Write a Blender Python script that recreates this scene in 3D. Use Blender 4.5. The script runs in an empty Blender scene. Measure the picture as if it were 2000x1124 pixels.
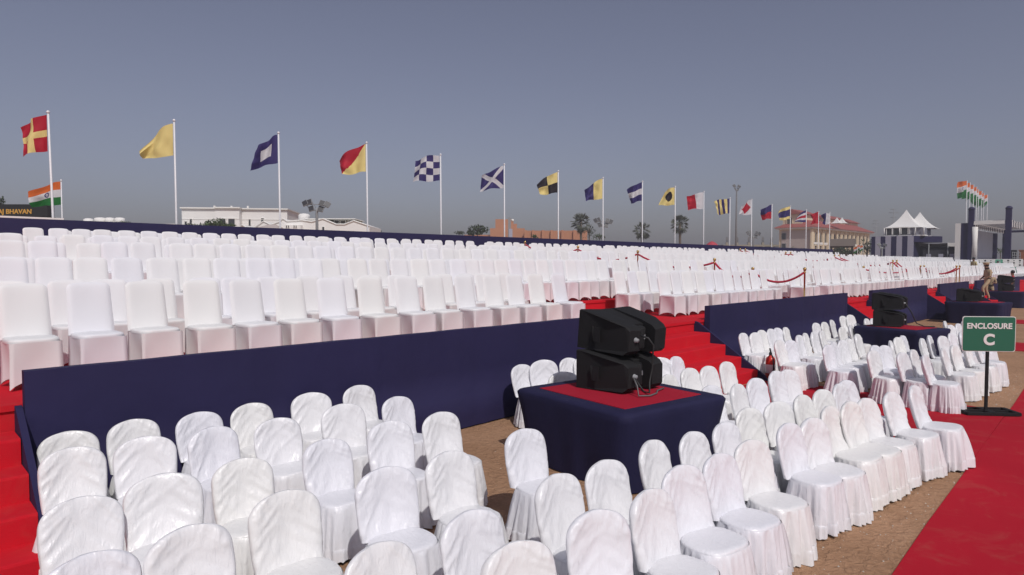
import bpy, math, random
from mathutils import Vector, Matrix, noise
random.seed(7)
S = bpy.context.scene
COL = S.collection
# ------------------------------------------------------------------ camera
CAMH, FPX, YH, VPX = 2.25, 1262.0, 513.0, 2280.0
PITCH = math.atan((562-YH)/FPX)
YAW = math.atan((VPX-1000)*math.cos(PITCH)/FPX)
FH = Vector((math.cos(YAW), math.sin(YAW), 0)); RT = Vector((math.sin(YAW), -math.cos(YAW), 0)); UPV = Vector((0, 0, 1))
FW = FH*math.cos(PITCH) - UPV*math.sin(PITCH); CU = UPV*math.cos(PITCH) + FH*math.sin(PITCH)
CPOS = Vector((0, 0, CAMH))
cd = bpy.data.cameras.new('camera'); cam = bpy.data.objects.new('camera', cd); COL.objects.link(cam)
cam.location = CPOS; cam.rotation_euler = FW.to_track_quat('-Z', 'Y').to_euler()
cd.sensor_width = 36; cd.lens = FPX/2000*36; cd.clip_start = .05; cd.clip_end = 9000
S.camera = cam
# ------------------------------------------------------------------ light
SUNV = Vector((-.40, -.85, 1.0)).normalized()
EL = math.asin(SUNV.z)
w = bpy.data.worlds.new('World'); S.world = w; w.use_nodes = True
wn = w.node_tree.nodes; wl = w.node_tree.links; wn.clear()
sky = wn.new('ShaderNodeTexSky'); sky.sky_type = 'NISHITA'; sky.sun_disc = False
sky.sun_elevation = EL; sky.sun_rotation = math.atan2(SUNV.x, SUNV.y)
sky.air_density = 1.0; sky.dust_density = 2.1; sky.ozone_density = 1.0
hsv = wn.new('ShaderNodeHueSaturation'); hsv.inputs['Saturation'].default_value = .66
tint = wn.new('ShaderNodeMix'); tint.data_type = 'RGBA'; tint.blend_type = 'MULTIPLY'; tint.inputs[0].default_value = 1
tint.inputs[7].default_value = (.99, .925, 1.05, 1)
bgn = wn.new('ShaderNodeBackground'); bgn.inputs[1].default_value = .066
out = wn.new('ShaderNodeOutputWorld')
wl.new(sky.outputs[0], hsv.inputs['Color']); wl.new(hsv.outputs[0], tint.inputs[6]); wl.new(tint.outputs[2], bgn.inputs[0]); wl.new(bgn.outputs[0], out.inputs[0])
sd = bpy.data.lights.new('sun', 'SUN'); sd.energy = 2.5; sd.angle = math.radians(.6); sd.color = (1, .965, .925)
so = bpy.data.objects.new('sun', sd); COL.objects.link(so); so.rotation_euler = SUNV.to_track_quat('Z', 'Y').to_euler()
S.view_settings.view_transform = 'Standard'; S.view_settings.look = 'None'; S.view_settings.exposure = 0.0; S.view_settings.gamma = 1
S.view_settings.use_curve_mapping = False
S.cycles.max_bounces = 6; S.cycles.diffuse_bounces = 4
# ------------------------------------------------------------------ helpers
def ray(x, y): return FW*FPX + RT*(x-1000) - CU*(y-562)
def onz(x, y, z=0.0):
    d = ray(x, y); return CPOS + d*((z-CAMH)/d.z)
def onY(x, y, Y):
    d = ray(x, y); return CPOS + d*(Y/d.y)
def at(x, y, depth): return CPOS + ray(x, y)*(depth/FPX)
def pix(p):
    q = Vector(p)-CPOS; f = q.dot(FW)
    if f < .05: return (-9999, -9999, f)
    return (1000+FPX*q.dot(RT)/f, 562-FPX*q.dot(CU)/f, f)
def lin(c):
    return tuple(((v/255)/12.92 if v <= 10 else ((v/255+.055)/1.055)**2.4) for v in c)
def mat(name, col, rough=.6, metal=0, spec=.5, bump=0, bscale=40, var=0, vscale=6, sheen=0, bdist=.01):
    m = bpy.data.materials.new(name); m.use_nodes = True
    N = m.node_tree.nodes; L = m.node_tree.links; b = N['Principled BSDF']
    b.inputs['Base Color'].default_value = (*col, 1); b.inputs['Roughness'].default_value = rough
    b.inputs['Metallic'].default_value = metal; b.inputs['Specular IOR Level'].default_value = spec
    if sheen: b.inputs['Sheen Weight'].default_value = sheen
    if bump or var:
        tc = N.new('ShaderNodeTexCoord')
    if var:
        n = N.new('ShaderNodeTexNoise'); n.inputs['Scale'].default_value = vscale; n.inputs['Detail'].default_value = 5
        L.new(tc.outputs['Object'], n.inputs['Vector'])
        mx = N.new('ShaderNodeMix'); mx.data_type = 'RGBA'
        mx.inputs[6].default_value = (*[c*(1-var) for c in col], 1); mx.inputs[7].default_value = (*[min(1, c*(1+var)) for c in col], 1)
        L.new(n.outputs['Fac'], mx.inputs[0]); L.new(mx.outputs[2], b.inputs['Base Color'])
    if bump:
        n2 = N.new('ShaderNodeTexNoise'); n2.inputs['Scale'].default_value = bscale; n2.inputs['Detail'].default_value = 4
        L.new(tc.outputs['Object'], n2.inputs['Vector'])
        bp = N.new('ShaderNodeBump'); bp.inputs['Strength'].default_value = bump; bp.inputs['Distance'].default_value = bdist
        L.new(n2.outputs['Fac'], bp.inputs['Height']); L.new(bp.outputs[0], b.inputs['Normal'])
    return m
def cloth_white(name, a, b_, rough, sheen, bump, bscale):
    m = mat(name, a, rough, sheen=sheen)
    N = m.node_tree.nodes; L = m.node_tree.links; b = N['Principled BSDF']
    at_ = N.new('ShaderNodeAttribute'); at_.attribute_type = 'OBJECT'; at_.attribute_name = 'tint'
    tc = N.new('ShaderNodeTexCoord')
    mx = N.new('ShaderNodeMix'); mx.data_type = 'RGBA'; mx.inputs[6].default_value = (*a, 1); mx.inputs[7].default_value = (*b_, 1)
    L.new(at_.outputs['Fac'], mx.inputs[0]); L.new(mx.outputs[2], b.inputs['Base Color'])
    n = N.new('ShaderNodeTexNoise'); n.inputs['Scale'].default_value = bscale; n.inputs['Detail'].default_value = 3; n.inputs['Distortion'].default_value = .6
    mp = N.new('ShaderNodeMapping'); mp.inputs['Scale'].default_value = (1.6, 1.6, .45); mp.inputs['Rotation'].default_value = (0, .5, 0)
    L.new(tc.outputs['Object'], mp.inputs[0]); L.new(mp.outputs[0], n.inputs['Vector'])
    bp = N.new('ShaderNodeBump'); bp.inputs['Strength'].default_value = bump; bp.inputs['Distance'].default_value = .012
    L.new(n.outputs['Fac'], bp.inputs['Height']); L.new(bp.outputs[0], b.inputs['Normal'])
    return m
M = {}
M['satin'] = cloth_white('satin', (.80, .80, .78), (.775, .78, .825), .34, .25, .6, 18)
M['stretch'] = cloth_white('stretch_cloth', (.765, .765, .75), (.75, .755, .79), .6, .1, .12, 7)
M['navy'] = mat('navy_cloth', (.021, .018, .066), .75, spec=.25, bump=.25, bscale=5, var=.18, vscale=1.3, bdist=.03)
M['navy_table'] = mat('navy_table_cloth', (.016, .015, .052), .8, spec=.25, bump=.2, bscale=8, var=.15, vscale=3, bdist=.02)
M['carpet'] = mat('red_carpet', (.41, .010, .024), .95, spec=.12, bump=.4, bscale=160, var=.17, vscale=.7, bdist=.004)
M['carpet_step'] = mat('red_step_carpet', (.56, .012, .024), .95, spec=.1, bump=.4, bscale=160, var=.08, vscale=2, bdist=.004)
M['tabletop'] = mat('red_table_cover', (.36, .012, .030), .9, spec=.15, bump=.2, bscale=100, var=.08, vscale=4, bdist=.003)
M['black'] = mat('black_paint', (.014, .014, .015), .8, spec=.25, bump=.25, bscale=350, bdist=.002)
M['black_matt'] = mat('black_matt', (.006, .006, .007), .85)
M['grille'] = mat('speaker_grille', (.012, .012, .012), .7, bump=.8, bscale=300, bdist=.003)
M['rubber'] = mat('cable_rubber', (.02, .02, .02), .6)
M['greycable'] = mat('grey_cable', (.12, .12, .12), .5)
M['steel'] = mat('steel', (.55, .55, .55), .3, 1)
M['brass'] = mat('brass', (.62, .42, .17), .28, 1)
_c = M['carpet']; N = _c.node_tree.nodes; L = _c.node_tree.links; b = N['Principled BSDF']
for m_, f_ in ((M['carpet'], .30), (M['carpet_step'], .16)):
    N = m_.node_tree.nodes; L = m_.node_tree.links; b = N['Principled BSDF']; src = b.inputs['Base Color'].links[0].from_socket
    tc = N.new('ShaderNodeTexCoord'); n = N.new('ShaderNodeTexNoise'); n.inputs['Scale'].default_value = 2.3; n.inputs['Detail'].default_value = 8; n.inputs['Roughness'].default_value = .7; n.inputs['Distortion'].default_value = .8
    rp = N.new('ShaderNodeValToRGB'); rp.color_ramp.elements[0].position = .52; rp.color_ramp.elements[0].color = (0, 0, 0, 1); rp.color_ramp.elements[1].position = .80; rp.color_ramp.elements[1].color = (f_, f_, f_, 1)
    mx = N.new('ShaderNodeMix'); mx.data_type = 'RGBA'; mx.inputs[7].default_value = (.36, .16, .11, 1)
    L.new(tc.outputs['Object'], n.inputs['Vector']); L.new(n.outputs['Fac'], rp.inputs[0]); L.new(rp.outputs[0], mx.inputs[0]); L.new(src, mx.inputs[6]); L.new(mx.outputs[2], b.inputs['Base Color'])
M['rope'] = mat('velvet_rope', (.46, .006, .04), .8, sheen=.3)
M['pole'] = mat('white_pole', (.74, .74, .75), .45)
M['green'] = mat('sign_green', (.016, .13, .075), .5)
M['signwhite'] = mat('sign_white', (.75, .75, .72), .5)
M['ext_red'] = mat('extinguisher_red', (.62, .03, .015), .35)
M['teal'] = mat('teal_plastic', (.04, .16, .22), .5)
M['white'] = mat('white_plaster', (.82, .81, .78), .8, var=.06, vscale=.3)
M['whitetrim'] = mat('white_trim', (.78, .77, .73), .7)
M['winglass'] = mat('dark_window', (.045, .05, .055), .2)
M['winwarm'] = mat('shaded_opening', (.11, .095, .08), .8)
M['terra'] = mat('terracotta', (.46, .22, .125), .9, var=.10, vscale=.2)
M['cream'] = mat('cream_wall', (.70, .59, .42), .85, var=.06, vscale=.2)
M['gableshade_porch'] = mat('shaded_gable_and_porch_pink', (.50, .43, .40), .85, var=.05, vscale=.2)  # gable's shade mixed into the colour; also the porch roof's own tone
M['redroof'] = mat('red_roof_tiles', (.33, .085, .07), .8, var=.15, vscale=1)
M['brownroof'] = mat('brown_roof', (.14, .11, .09), .85, var=.15, vscale=1)
M['concrete'] = mat('concrete', (.33, .29, .22), .9, var=.1, vscale=.5)
M['dark'] = mat('dark_stone', (.018, .02, .02), .5)
M['gold'] = mat('gold_letters', (.60, .33, .06), .5)
M['tent'] = mat('tent_fabric', (.80, .79, .76), .7)
M['greymetal'] = mat('grey_metal', (.26, .27, .28), .65, 0)
M['lampglass'] = mat('lamp_face', (.04, .04, .045), .5)
M['bark'] = mat('bark', (.12, .09, .065), .95, var=.25, vscale=3)
M['skin'] = mat('skin', (.20, .105, .065), .6)
M['khaki'] = mat('khaki_cloth', (.40, .30, .19), .85, var=.08, vscale=8)
M['yellowcloth'] = mat('pale_yellow_cloth', (.50, .44, .24), .85)
M['darkcloth'] = mat('dark_cloth', (.03, .03, .04), .85)
M['redcloth'] = mat('red_cloth', (.42, .02, .03), .85)
M['hair'] = mat('black_hair', (.01, .009, .008), .5)
M['greyboard'] = mat('grey_backdrop', (.25, .25, .29), .7, var=.12, vscale=.5)
M['paleboard'] = mat('pale_lilac_panel', (.36, .36, .44), .7)
M['wood'] = mat('brown_wood', (.25, .085, .03), .5, var=.2, vscale=3)
FLAGC = {'r': (.50, .012, .035), 'y': (.90, .75, .29), 'b': (.045, .035, .16), 'w': (.74, .74, .76), 'k': (.018, .013, .02),
         'o': (.75, .16, .03), 'g': (.015, .17, .035)}
FM = {}
for k, c in FLAGC.items():
    m = mat('flag_cloth_'+{'r': 'red', 'y': 'yellow', 'b': 'blue', 'w': 'white', 'k': 'black', 'o': 'saffron', 'g': 'green'}[k], c, .7)
    N = m.node_tree.nodes; L = m.node_tree.links; b = N['Principled BSDF']
    tr = N.new('ShaderNodeBsdfTranslucent'); tr.inputs[0].default_value = (*c, 1)
    mx = N.new('ShaderNodeMixShader'); mx.inputs[0].default_value = .3
    L.new(b.outputs[0], mx.inputs[1]); L.new(tr.outputs[0], mx.inputs[2]); L.new(mx.outputs[0], N['Material Output'].inputs[0])
    FM[k] = m
def leafmat(name, c):
    m = mat(name, c, .7, spec=.3)
    N = m.node_tree.nodes; L = m.node_tree.links; b = N['Principled BSDF']
    g = N.new('ShaderNodeNewGeometry'); mx = N.new('ShaderNodeMix'); mx.data_type = 'RGBA'
    mx.inputs[6].default_value = (*[v*.6 for v in c], 1); mx.inputs[7].default_value = (*[v*1.5 for v in c], 1)
    L.new(g.outputs['Random Per Island'], mx.inputs[0]); L.new(mx.outputs[2], b.inputs['Base Color'])
    return m
M['leaf'] = leafmat('leaf_green', (.055, .085, .03)); M['leafdark'] = leafmat('leaf_dark', (.035, .05, .022)); M['palmleaf'] = leafmat('palm_leaf', (.075, .082, .055))
# sand
m = bpy.data.materials.new('sand'); m.use_nodes = True
N = m.node_tree.nodes; L = m.node_tree.links; b = N['Principled BSDF']; b.inputs['Roughness'].default_value = .95; b.inputs['Specular IOR Level'].default_value = .15
tc = N.new('ShaderNodeTexCoord')
def ntex(sc, det, dist=0):
    n = N.new('ShaderNodeTexNoise'); n.inputs['Scale'].default_value = sc; n.inputs['Detail'].default_value = det; n.inputs['Distortion'].default_value = dist
    L.new(tc.outputs['Object'], n.inputs['Vector']); return n
n1 = ntex(.9, 6, .4); n2 = ntex(14, 5, 1.0); n3 = ntex(120, 3); n4 = ntex(60, 2)
r = N.new('ShaderNodeValToRGB'); r.color_ramp.elements[0].position = .3; r.color_ramp.elements[0].color = (.37, .215, .125, 1); r.color_ramp.elements[1].position = .7; r.color_ramp.elements[1].color = (.46, .275, .168, 1)
L.new(n1.outputs['Fac'], r.inputs[0])
mx = N.new('ShaderNodeMix'); mx.data_type = 'RGBA'; mx.blend_type = 'MULTIPLY'; mx.inputs[0].default_value = .42
r2 = N.new('ShaderNodeValToRGB'); r2.color_ramp.elements[0].position = .35; r2.color_ramp.elements[0].color = (.70, .66, .62, 1); r2.color_ramp.elements[1].position = .62; r2.color_ramp.elements[1].color = (1.05, 1.05, 1.05, 1)
L.new(n2.outputs['Fac'], r2.inputs[0]); L.new(r.outputs[0], mx.inputs[6]); L.new(r2.outputs[0], mx.inputs[7])
sp = N.new('ShaderNodeValToRGB'); sp.color_ramp.elements[0].position = .735; sp.color_ramp.elements[0].color = (0, 0, 0, 1); sp.color_ramp.elements[1].position = .76; sp.color_ramp.elements[1].color = (1, 1, 1, 1)
L.new(n4.outputs['Fac'], sp.inputs[0])
mx2 = N.new('ShaderNodeMix'); mx2.data_type = 'RGBA'; mx2.inputs[7].default_value = (.62, .57, .5, 1); L.new(sp.outputs[0], mx2.inputs[0]); L.new(mx.outputs[2], mx2.inputs[6])
L.new(mx2.outputs[2], b.inputs['Base Color'])
ad = N.new('ShaderNodeMath'); ad.operation = 'MULTIPLY_ADD'; ad.inputs[1].default_value = .25; L.new(n3.outputs['Fac'], ad.inputs[0]); L.new(n2.outputs['Fac'], ad.inputs[2])
bp = N.new('ShaderNodeBump'); bp.inputs['Strength'].default_value = .8; bp.inputs['Distance'].default_value = .05; L.new(ad.outputs[0], bp.inputs['Height']); L.new(bp.outputs[0], b.inputs['Normal'])
M['sand'] = m

class MB:
    def __init__(s): s.v = []; s.f = []; s.mi = []; s.sm = []
    def add(s, vs, fs, mi=0, smooth=False):
        o = len(s.v); s.v += [tuple(p) for p in vs]
        for f in fs: s.f.append(tuple(i+o for i in f)); s.mi.append(mi); s.sm.append(smooth)
    def box(s, c, d, mi=0, rz=0, taper=1.0, skip=()):
        x, y, z = d[0]/2, d[1]/2, d[2]/2; vs = []
        for sz in (-1, 1):
            k = taper if sz > 0 else 1
            for sx, sy in ((-1, -1), (1, -1), (1, 1), (-1, 1)):
                px, py = sx*x*k, sy*y*k
                vs.append((c[0]+px*math.cos(rz)-py*math.sin(rz), c[1]+px*math.sin(rz)+py*math.cos(rz), c[2]+sz*z))
        s.add(vs, [(3, 2, 1, 0), (4, 5, 6, 7), (0, 1, 5, 4), (1, 2, 6, 5), (2, 3, 7, 6), (3, 0, 4, 7)], mi)
    def bbox(s, c, d, bev, mi=0):          # bevelled box
        x, y, z = d[0]/2, d[1]/2, d[2]/2; b = bev; rings = []
        for zz, ins in ((-z, b), (-z+b, 0), (z-b, 0), (z, b)):
            X, Y = x-ins, y-ins; q = b*.6
            rings.append([(c[0]+px, c[1]+py, c[2]+zz) for px, py in ((-X+q, -Y), (X-q, -Y), (X, -Y+q), (X, Y-q), (X-q, Y), (-X+q, Y), (-X, Y-q), (-X, -Y+q))])
        s.loft(rings, mi, cap=True)
    def loft(s, rings, mi=0, cap=False, smooth=False, closed=True):
        n = len(rings[0]); vs = [p for r in rings for p in r]; fs = []
        for i in range(len(rings)-1):
            for j in range(n if closed else n-1):
                k = (j+1) % n; fs.append((i*n+j, i*n+k, (i+1)*n+k, (i+1)*n+j))
        if cap: fs.append(tuple(range(n-1, -1, -1))); fs.append(tuple((len(rings)-1)*n+j for j in range(n)))
        s.add(vs, fs, mi, smooth)
    def grid(s, rows, mi=0, smooth=True): s.loft(rows, mi, smooth=smooth, closed=False)
    def tube(s, pts, rad, seg=8, mi=0, cap=True, smooth=True):
        pts = [Vector(p) for p in pts]; n = len(pts)
        rs = rad if isinstance(rad, (list, tuple)) else [rad]*n; rings = []
        up = None
        for i in range(n):
            t = (pts[min(i+1, n-1)]-pts[max(i-1, 0)]).normalized()
            if up is None: up = Vector((0, 0, 1)) if abs(t.z) < .9 else Vector((1, 0, 0))
            a = t.cross(up).normalized(); bb = a.cross(t).normalized(); up = bb
            rings.append([pts[i]+a*math.cos(2*math.pi*k/seg)*rs[i]+bb*math.sin(2*math.pi*k/seg)*rs[i] for k in range(seg)])
        s.loft(rings, mi, cap, smooth)
    def lathe(s, prof, c=(0, 0, 0), seg=16, mi=0, smooth=True):
        s.loft([[(c[0]+r*math.cos(2*math.pi*k/seg), c[1]+r*math.sin(2*math.pi*k/seg), c[2]+z) for k in range(seg)] for r, z in prof], mi, True, smooth)
    def prism(s, poly, axis, a, b_, mi=0):    # poly in the plane normal to axis (0:x -> (y,z); 1:y -> (x,z); 2:z -> (x,y))
        def P(p, t): return (t, p[0], p[1]) if axis == 0 else ((p[0], t, p[1]) if axis == 1 else (p[0], p[1], t))
        n = len(poly); vs = [P(p, a) for p in poly]+[P(p, b_) for p in poly]
        fs = [tuple(range(n-1, -1, -1)), tuple(range(n, 2*n))]+[(i, (i+1) % n, n+(i+1) % n, n+i) for i in range(n)]
        s.add(vs, fs, mi)
    def mesh(s, name, mats):
        me = bpy.data.meshes.new(name); me.from_pydata(s.v, [], s.f)
        for m_ in (mats if isinstance(mats, (list, tuple)) else [mats]): me.materials.append(m_)
        me.polygons.foreach_set('material_index', s.mi); me.polygons.foreach_set('use_smooth', s.sm); me.update()
        return me
    def build(s, name, mats, parent=None, loc=None): return link(name, s.mesh(name, mats), parent, loc)
def link(name, data, parent=None, loc=None):
    o = bpy.data.objects.new(name, data); COL.objects.link(o)
    if parent: o.parent = parent
    if loc: o.location = loc
    return o
def tag(o, label=None, cat=None, group=None, kind=None):
    if label: o['label'] = label
    if cat: o['category'] = cat
    if group: o['group'] = group
    if kind: o['kind'] = kind
    return o
def thing(name, label, cat, loc=(0, 0, 0), rz=0, group=None):
    o = link(name, None, None, loc); o.rotation_euler.z = rz; o.empty_display_size = .2
    return tag(o, label, cat, group)
KIDS = {}
def copy_tree(o, parent=None):
    c = o.copy(); COL.objects.link(c)
    if parent: c.parent = parent
    for ch in o.children: copy_tree(ch, c)
    return c
ONES = 'zeroth first second third fourth fifth sixth seventh eighth ninth tenth eleventh twelfth thirteenth fourteenth fifteenth sixteenth seventeenth eighteenth nineteenth'.split()
TENS = {2: ('twentieth', 'twenty'), 3: ('thirtieth', 'thirty'), 4: ('fortieth', 'forty'), 5: ('fiftieth', 'fifty'), 6: ('sixtieth', 'sixty'), 7: ('seventieth', 'seventy'), 8: ('eightieth', 'eighty'), 9: ('ninetieth', 'ninety')}
def ordn(n):
    if n < 20: return ONES[n]
    if n >= 100: return 'hundred-and-'+ordn(n-100) if n > 100 else 'hundredth'
    t, o = divmod(n, 10); return TENS[t][0] if o == 0 else TENS[t][1]+'-'+ONES[o]
def text(body, size, m_, parent, loc, rot, name='lettering', bold=.0, ext=.004, align='CENTER'):
    cu = bpy.data.curves.new(name, 'FONT'); cu.body = body; cu.size = size; cu.align_x = align; cu.align_y = 'CENTER'; cu.offset = bold; cu.extrude = ext
    cu.materials.append(m_); o = bpy.data.objects.new('tmp', cu); COL.objects.link(o)
    me = bpy.data.meshes.new_from_object(o.evaluated_get(bpy.context.evaluated_depsgraph_get())); bpy.data.objects.remove(o); me.name = name
    o = link(name, me, parent, loc); o.rotation_euler = rot; return o
# ------------------------------------------------------------------ ground
mb = MB(); mb.add([(-295, -295, 0), (675, -295, 0), (675, 675, 0), (-295, 675, 0)], [(0, 1, 2, 3)])
tag(mb.build('ground', M['sand']), 'pale brown trodden sand of the beach ground', None, kind='structure')
del mb
b = MB(); r_ = random.Random(4)
for _ in range(900):
    x = r_.uniform(2.5, 16); y = r_.uniform(1.2, 6.4) if r_.random() < .5 else 1.3+(x-5)*.03+abs(r_.gauss(.35, .3)); s_ = r_.uniform(.003, .011); a = r_.uniform(0, 6)
    b.add([(x+s_*math.cos(a+q*2.1), y+s_*math.sin(a+q*2.1), .001) for q in range(3)]+[(x, y, s_*.9)], [(0, 1, 3), (1, 2, 3), (2, 0, 3)])
tag(b.build('shell_bits', mat('shell_bits', (.55, .50, .43), .8)), 'pale shell bits and grit scattered on the sand', None, None, 'stuff')
def carpet(name, pts, m_, label, z=.012, th=.012):
    b = MB(); n = len(pts)
    b.prism(pts, 2, .001, z, 0); return tag(b.build(name, m_), label, None, kind='structure')
E0 = onz(1735, 1124); E1 = onz(1898, 890); E2 = onz(2000, 750)
def cx(t): # main carpet edge Y at X
    return 1.33+(t-5.1)*.042
XA0, XA1 = 9.0, 12.1
# the long main carpet: slightly wavy inner edge
pts = []
for i in range(0, 41):
    x = 3.2+i*1.6
    pts.append((x, cx(min(x, 40))+.02*noise.noise(Vector((x*.9, 0, 3)))))
pts += [(67.2, -2.6), (3.2, -3.4)]
carpet('main_carpet', pts, M['carpet'], 'long red carpet running along the front of the seating')
carpet('cross_carpet', [(XA0, cx(9)+.004), (XA1, cx(12.1)+.004), (XA1+.05, 5.35), (XA0, 5.35)], M['carpet'], 'red carpet strip from the first steps to the long carpet', z=.016)
carpet('cross_carpet', [(20.6, cx(20.6)), (22.7, cx(22.7)), (22.7, 5.5), (20.6, 5.5)], M['carpet'], 'red carpet strip from the second steps', z=.016)
carpet('cross_carpet', [(29.8, cx(29.8)), (31.8, cx(31.8)), (31.8, 5.5), (29.8, 5.5)], M['carpet'], 'red carpet strip from the third steps', z=.016)
# ------------------------------------------------------------------ the stand
LZ = [1.05, 1.33, 1.62, 1.83, 2.07]
LY = [6.78, 9.55, 12.1, 14.8, 17.5, 20.45]
XL, XR = -9.0, 56.5
st = thing('grandstand', 'red carpeted stand with five rising tiers full of white chairs', 'grandstand', (0, 0, 0))
for i in range(5):
    b = MB(); b.box(((XL+XR)/2, (LY[i]+LY[i+1])/2, LZ[i]/2), (XR-XL, LY[i+1]-LY[i]-.004, LZ[i]))
    b.box(((XL+XR)/2, LY[i]-.006, LZ[i]-.02), (XR-XL, .03, .05))
    b.build('tier', M['carpet_step'], st)
def cloth_wall(x0, x1, z0, z1, y, label, th=.10):
    b = MB(); n = max(6, int((x1-x0)/.06)); rows = []
    zs = [z0, z0+(z1-z0)*.12, z0+(z1-z0)*.33, z0+(z1-z0)*.335, z0+(z1-z0)*.6, z0+(z1-z0)*.93, z1]
    for k, z in enumerate(zs):
        rw = []
        for i in range(n+1):
            x = x0+(x1-x0)*i/n
            d = .016*noise.noise(Vector((x*.8, z*1.2, y)))+.012*noise.noise(Vector((x*3, z*.6, y+5)))+.010*max(0, 1-abs(((x-x0+.37) % 1.5)-.75)/.05)*(0 if k > 5 else 1)
            if k <= 2: d += .014
            if k == 0: d += .03*noise.noise(Vector((x*1.3, 0, 9)))
            zz = z+(.006*noise.noise(Vector((x*1.5, 0, 2))) if k == 6 else 0)
            if z0 < .02 and k == 0: zz = .015+.02*abs(noise.noise(Vector((x*2, 3, 0))))
            rw.append((x, y-th/2-.01-d, zz))
        rows.append(rw)
    b.grid(rows)
    b.grid([[(p[0], p[1], p[2]) for p in rows[-1]], [(p[0], y+th/2, p[2]) for p in rows[-1]], [(p[0], y+th/2, z0) for p in rows[-1]]], smooth=False)
    for e in (0, -1): b.add([(rows[0][e][0], rows[0][e][1], z0), (rows[-1][e][0], rows[-1][e][1], z1), (rows[-1][e][0], y+th/2, z1), (rows[-1][e][0], y+th/2, z0)], [(0, 1, 2, 3)])
    return tag(b.build('cloth_wall', M['navy']), label, 'cloth wall', 'navy cloth walls along the stand front')
WY = 6.7
WX = [(.86, 8.36), (12.3, 20.55), (22.85, 29.6), (31.7, 37.3), (39.1, 45.3), (47.2, 52.5)]
WL = ['long navy cloth wall behind the nearest ground chairs', 'navy cloth wall right of the red steps behind the extinguisher', 'navy cloth wall behind the smaller pair of loudspeakers',
      'short navy cloth wall behind the single wedge loudspeaker', 'navy cloth wall beside the walking officer', 'farthest navy cloth wall along the stand front']
for (a, c_), l in zip(WX, WL): cloth_wall(a, c_, 0, 1.345, WY, l)
# side of the stand seen left of the first wall and stair blocks
def steps(x0, x1, label, n=5, ytop=6.74, tread=.33, skirts=(True, True)):
    t = thing('carpeted_steps', label, 'steps', ((x0+x1)/2, ytop, 0), 0, 'red carpeted steps up to the stand'); w_ = x1-x0
    rz = LZ[0]/n
    for k in range(n-1):
        z = LZ[0]-rz*(k+1); b = MB()
        yc = -tread*(k+.5); j = .01*((k*7) % 3-1)
        # soft carpet nosing
        prof = [(yc+tread/2+.02, 0), (yc+tread/2+.02, z), (yc-tread/2+.02, z), (yc-tread/2+.004, z-.004), (yc-tread/2, z-.02), (yc-tread/2+.006, 0)]
        b.prism(prof, 0, -w_/2+.03+j*.3, w_/2-.03+j*.3); b.build('step', M['carpet_step'], t)
    for s_, on in ((-1, skirts[0]), (1, skirts[1])):
        if not on: continue
        b = MB(); L_ = tread*(n-1)
        b.prism([(0.03, 0), (0.03, LZ[0]+.0), (-.05, LZ[0]-.02), (-L_-.12, rz*.55), (-L_-.2, 0)], 0, s_*w_/2-.025, s_*w_/2+.025)
        b.build('side_skirt', M['navy'], t)
    return t
steps(-3.6, .83, 'red carpeted steps at the left edge beside the long navy wall')
steps(8.45, 11.95, 'broad red carpeted steps behind the nearest loudspeakers')
steps(20.65, 22.75, 'red carpeted steps between the second and third navy walls')
steps(29.7, 31.6, 'red carpeted steps left of the single wedge loudspeaker')
steps(37.4, 39.0, 'far red carpeted steps beside the walking officer')
# rear wall
b = MB(); rows = []
for z in (0, 2.0, 2.6, 3.3, 3.37):
    rows.append([(XL+(59.5-XL)*i/140, 20.5-(.01+.02*noise.noise(Vector((i*.35, z*.5, 1))) if z < 3.36 else 0), z) for i in range(141)])
b.grid(rows); b.grid([rows[-1], [(p[0], 20.62, p[2]) for p in rows[-1]], [(p[0], 20.62, 0) for p in rows[-1]]], smooth=False)
b.add([(59.5, 20.48, 0), (59.5, 20.62, 0), (59.5, 20.62, 3.37), (59.5, 20.48, 3.37)], [(0, 1, 2, 3)])
rw = tag(b.build('rear_wall', M['navy']), 'long navy cloth wall along the back of the stand', 'cloth wall')
b = MB(); b.box(((XL+3.6)/2, 20.55, 3.395), (3.6-XL, .1, .045)); b.build('top_rail', M['whitetrim'], rw)

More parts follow.
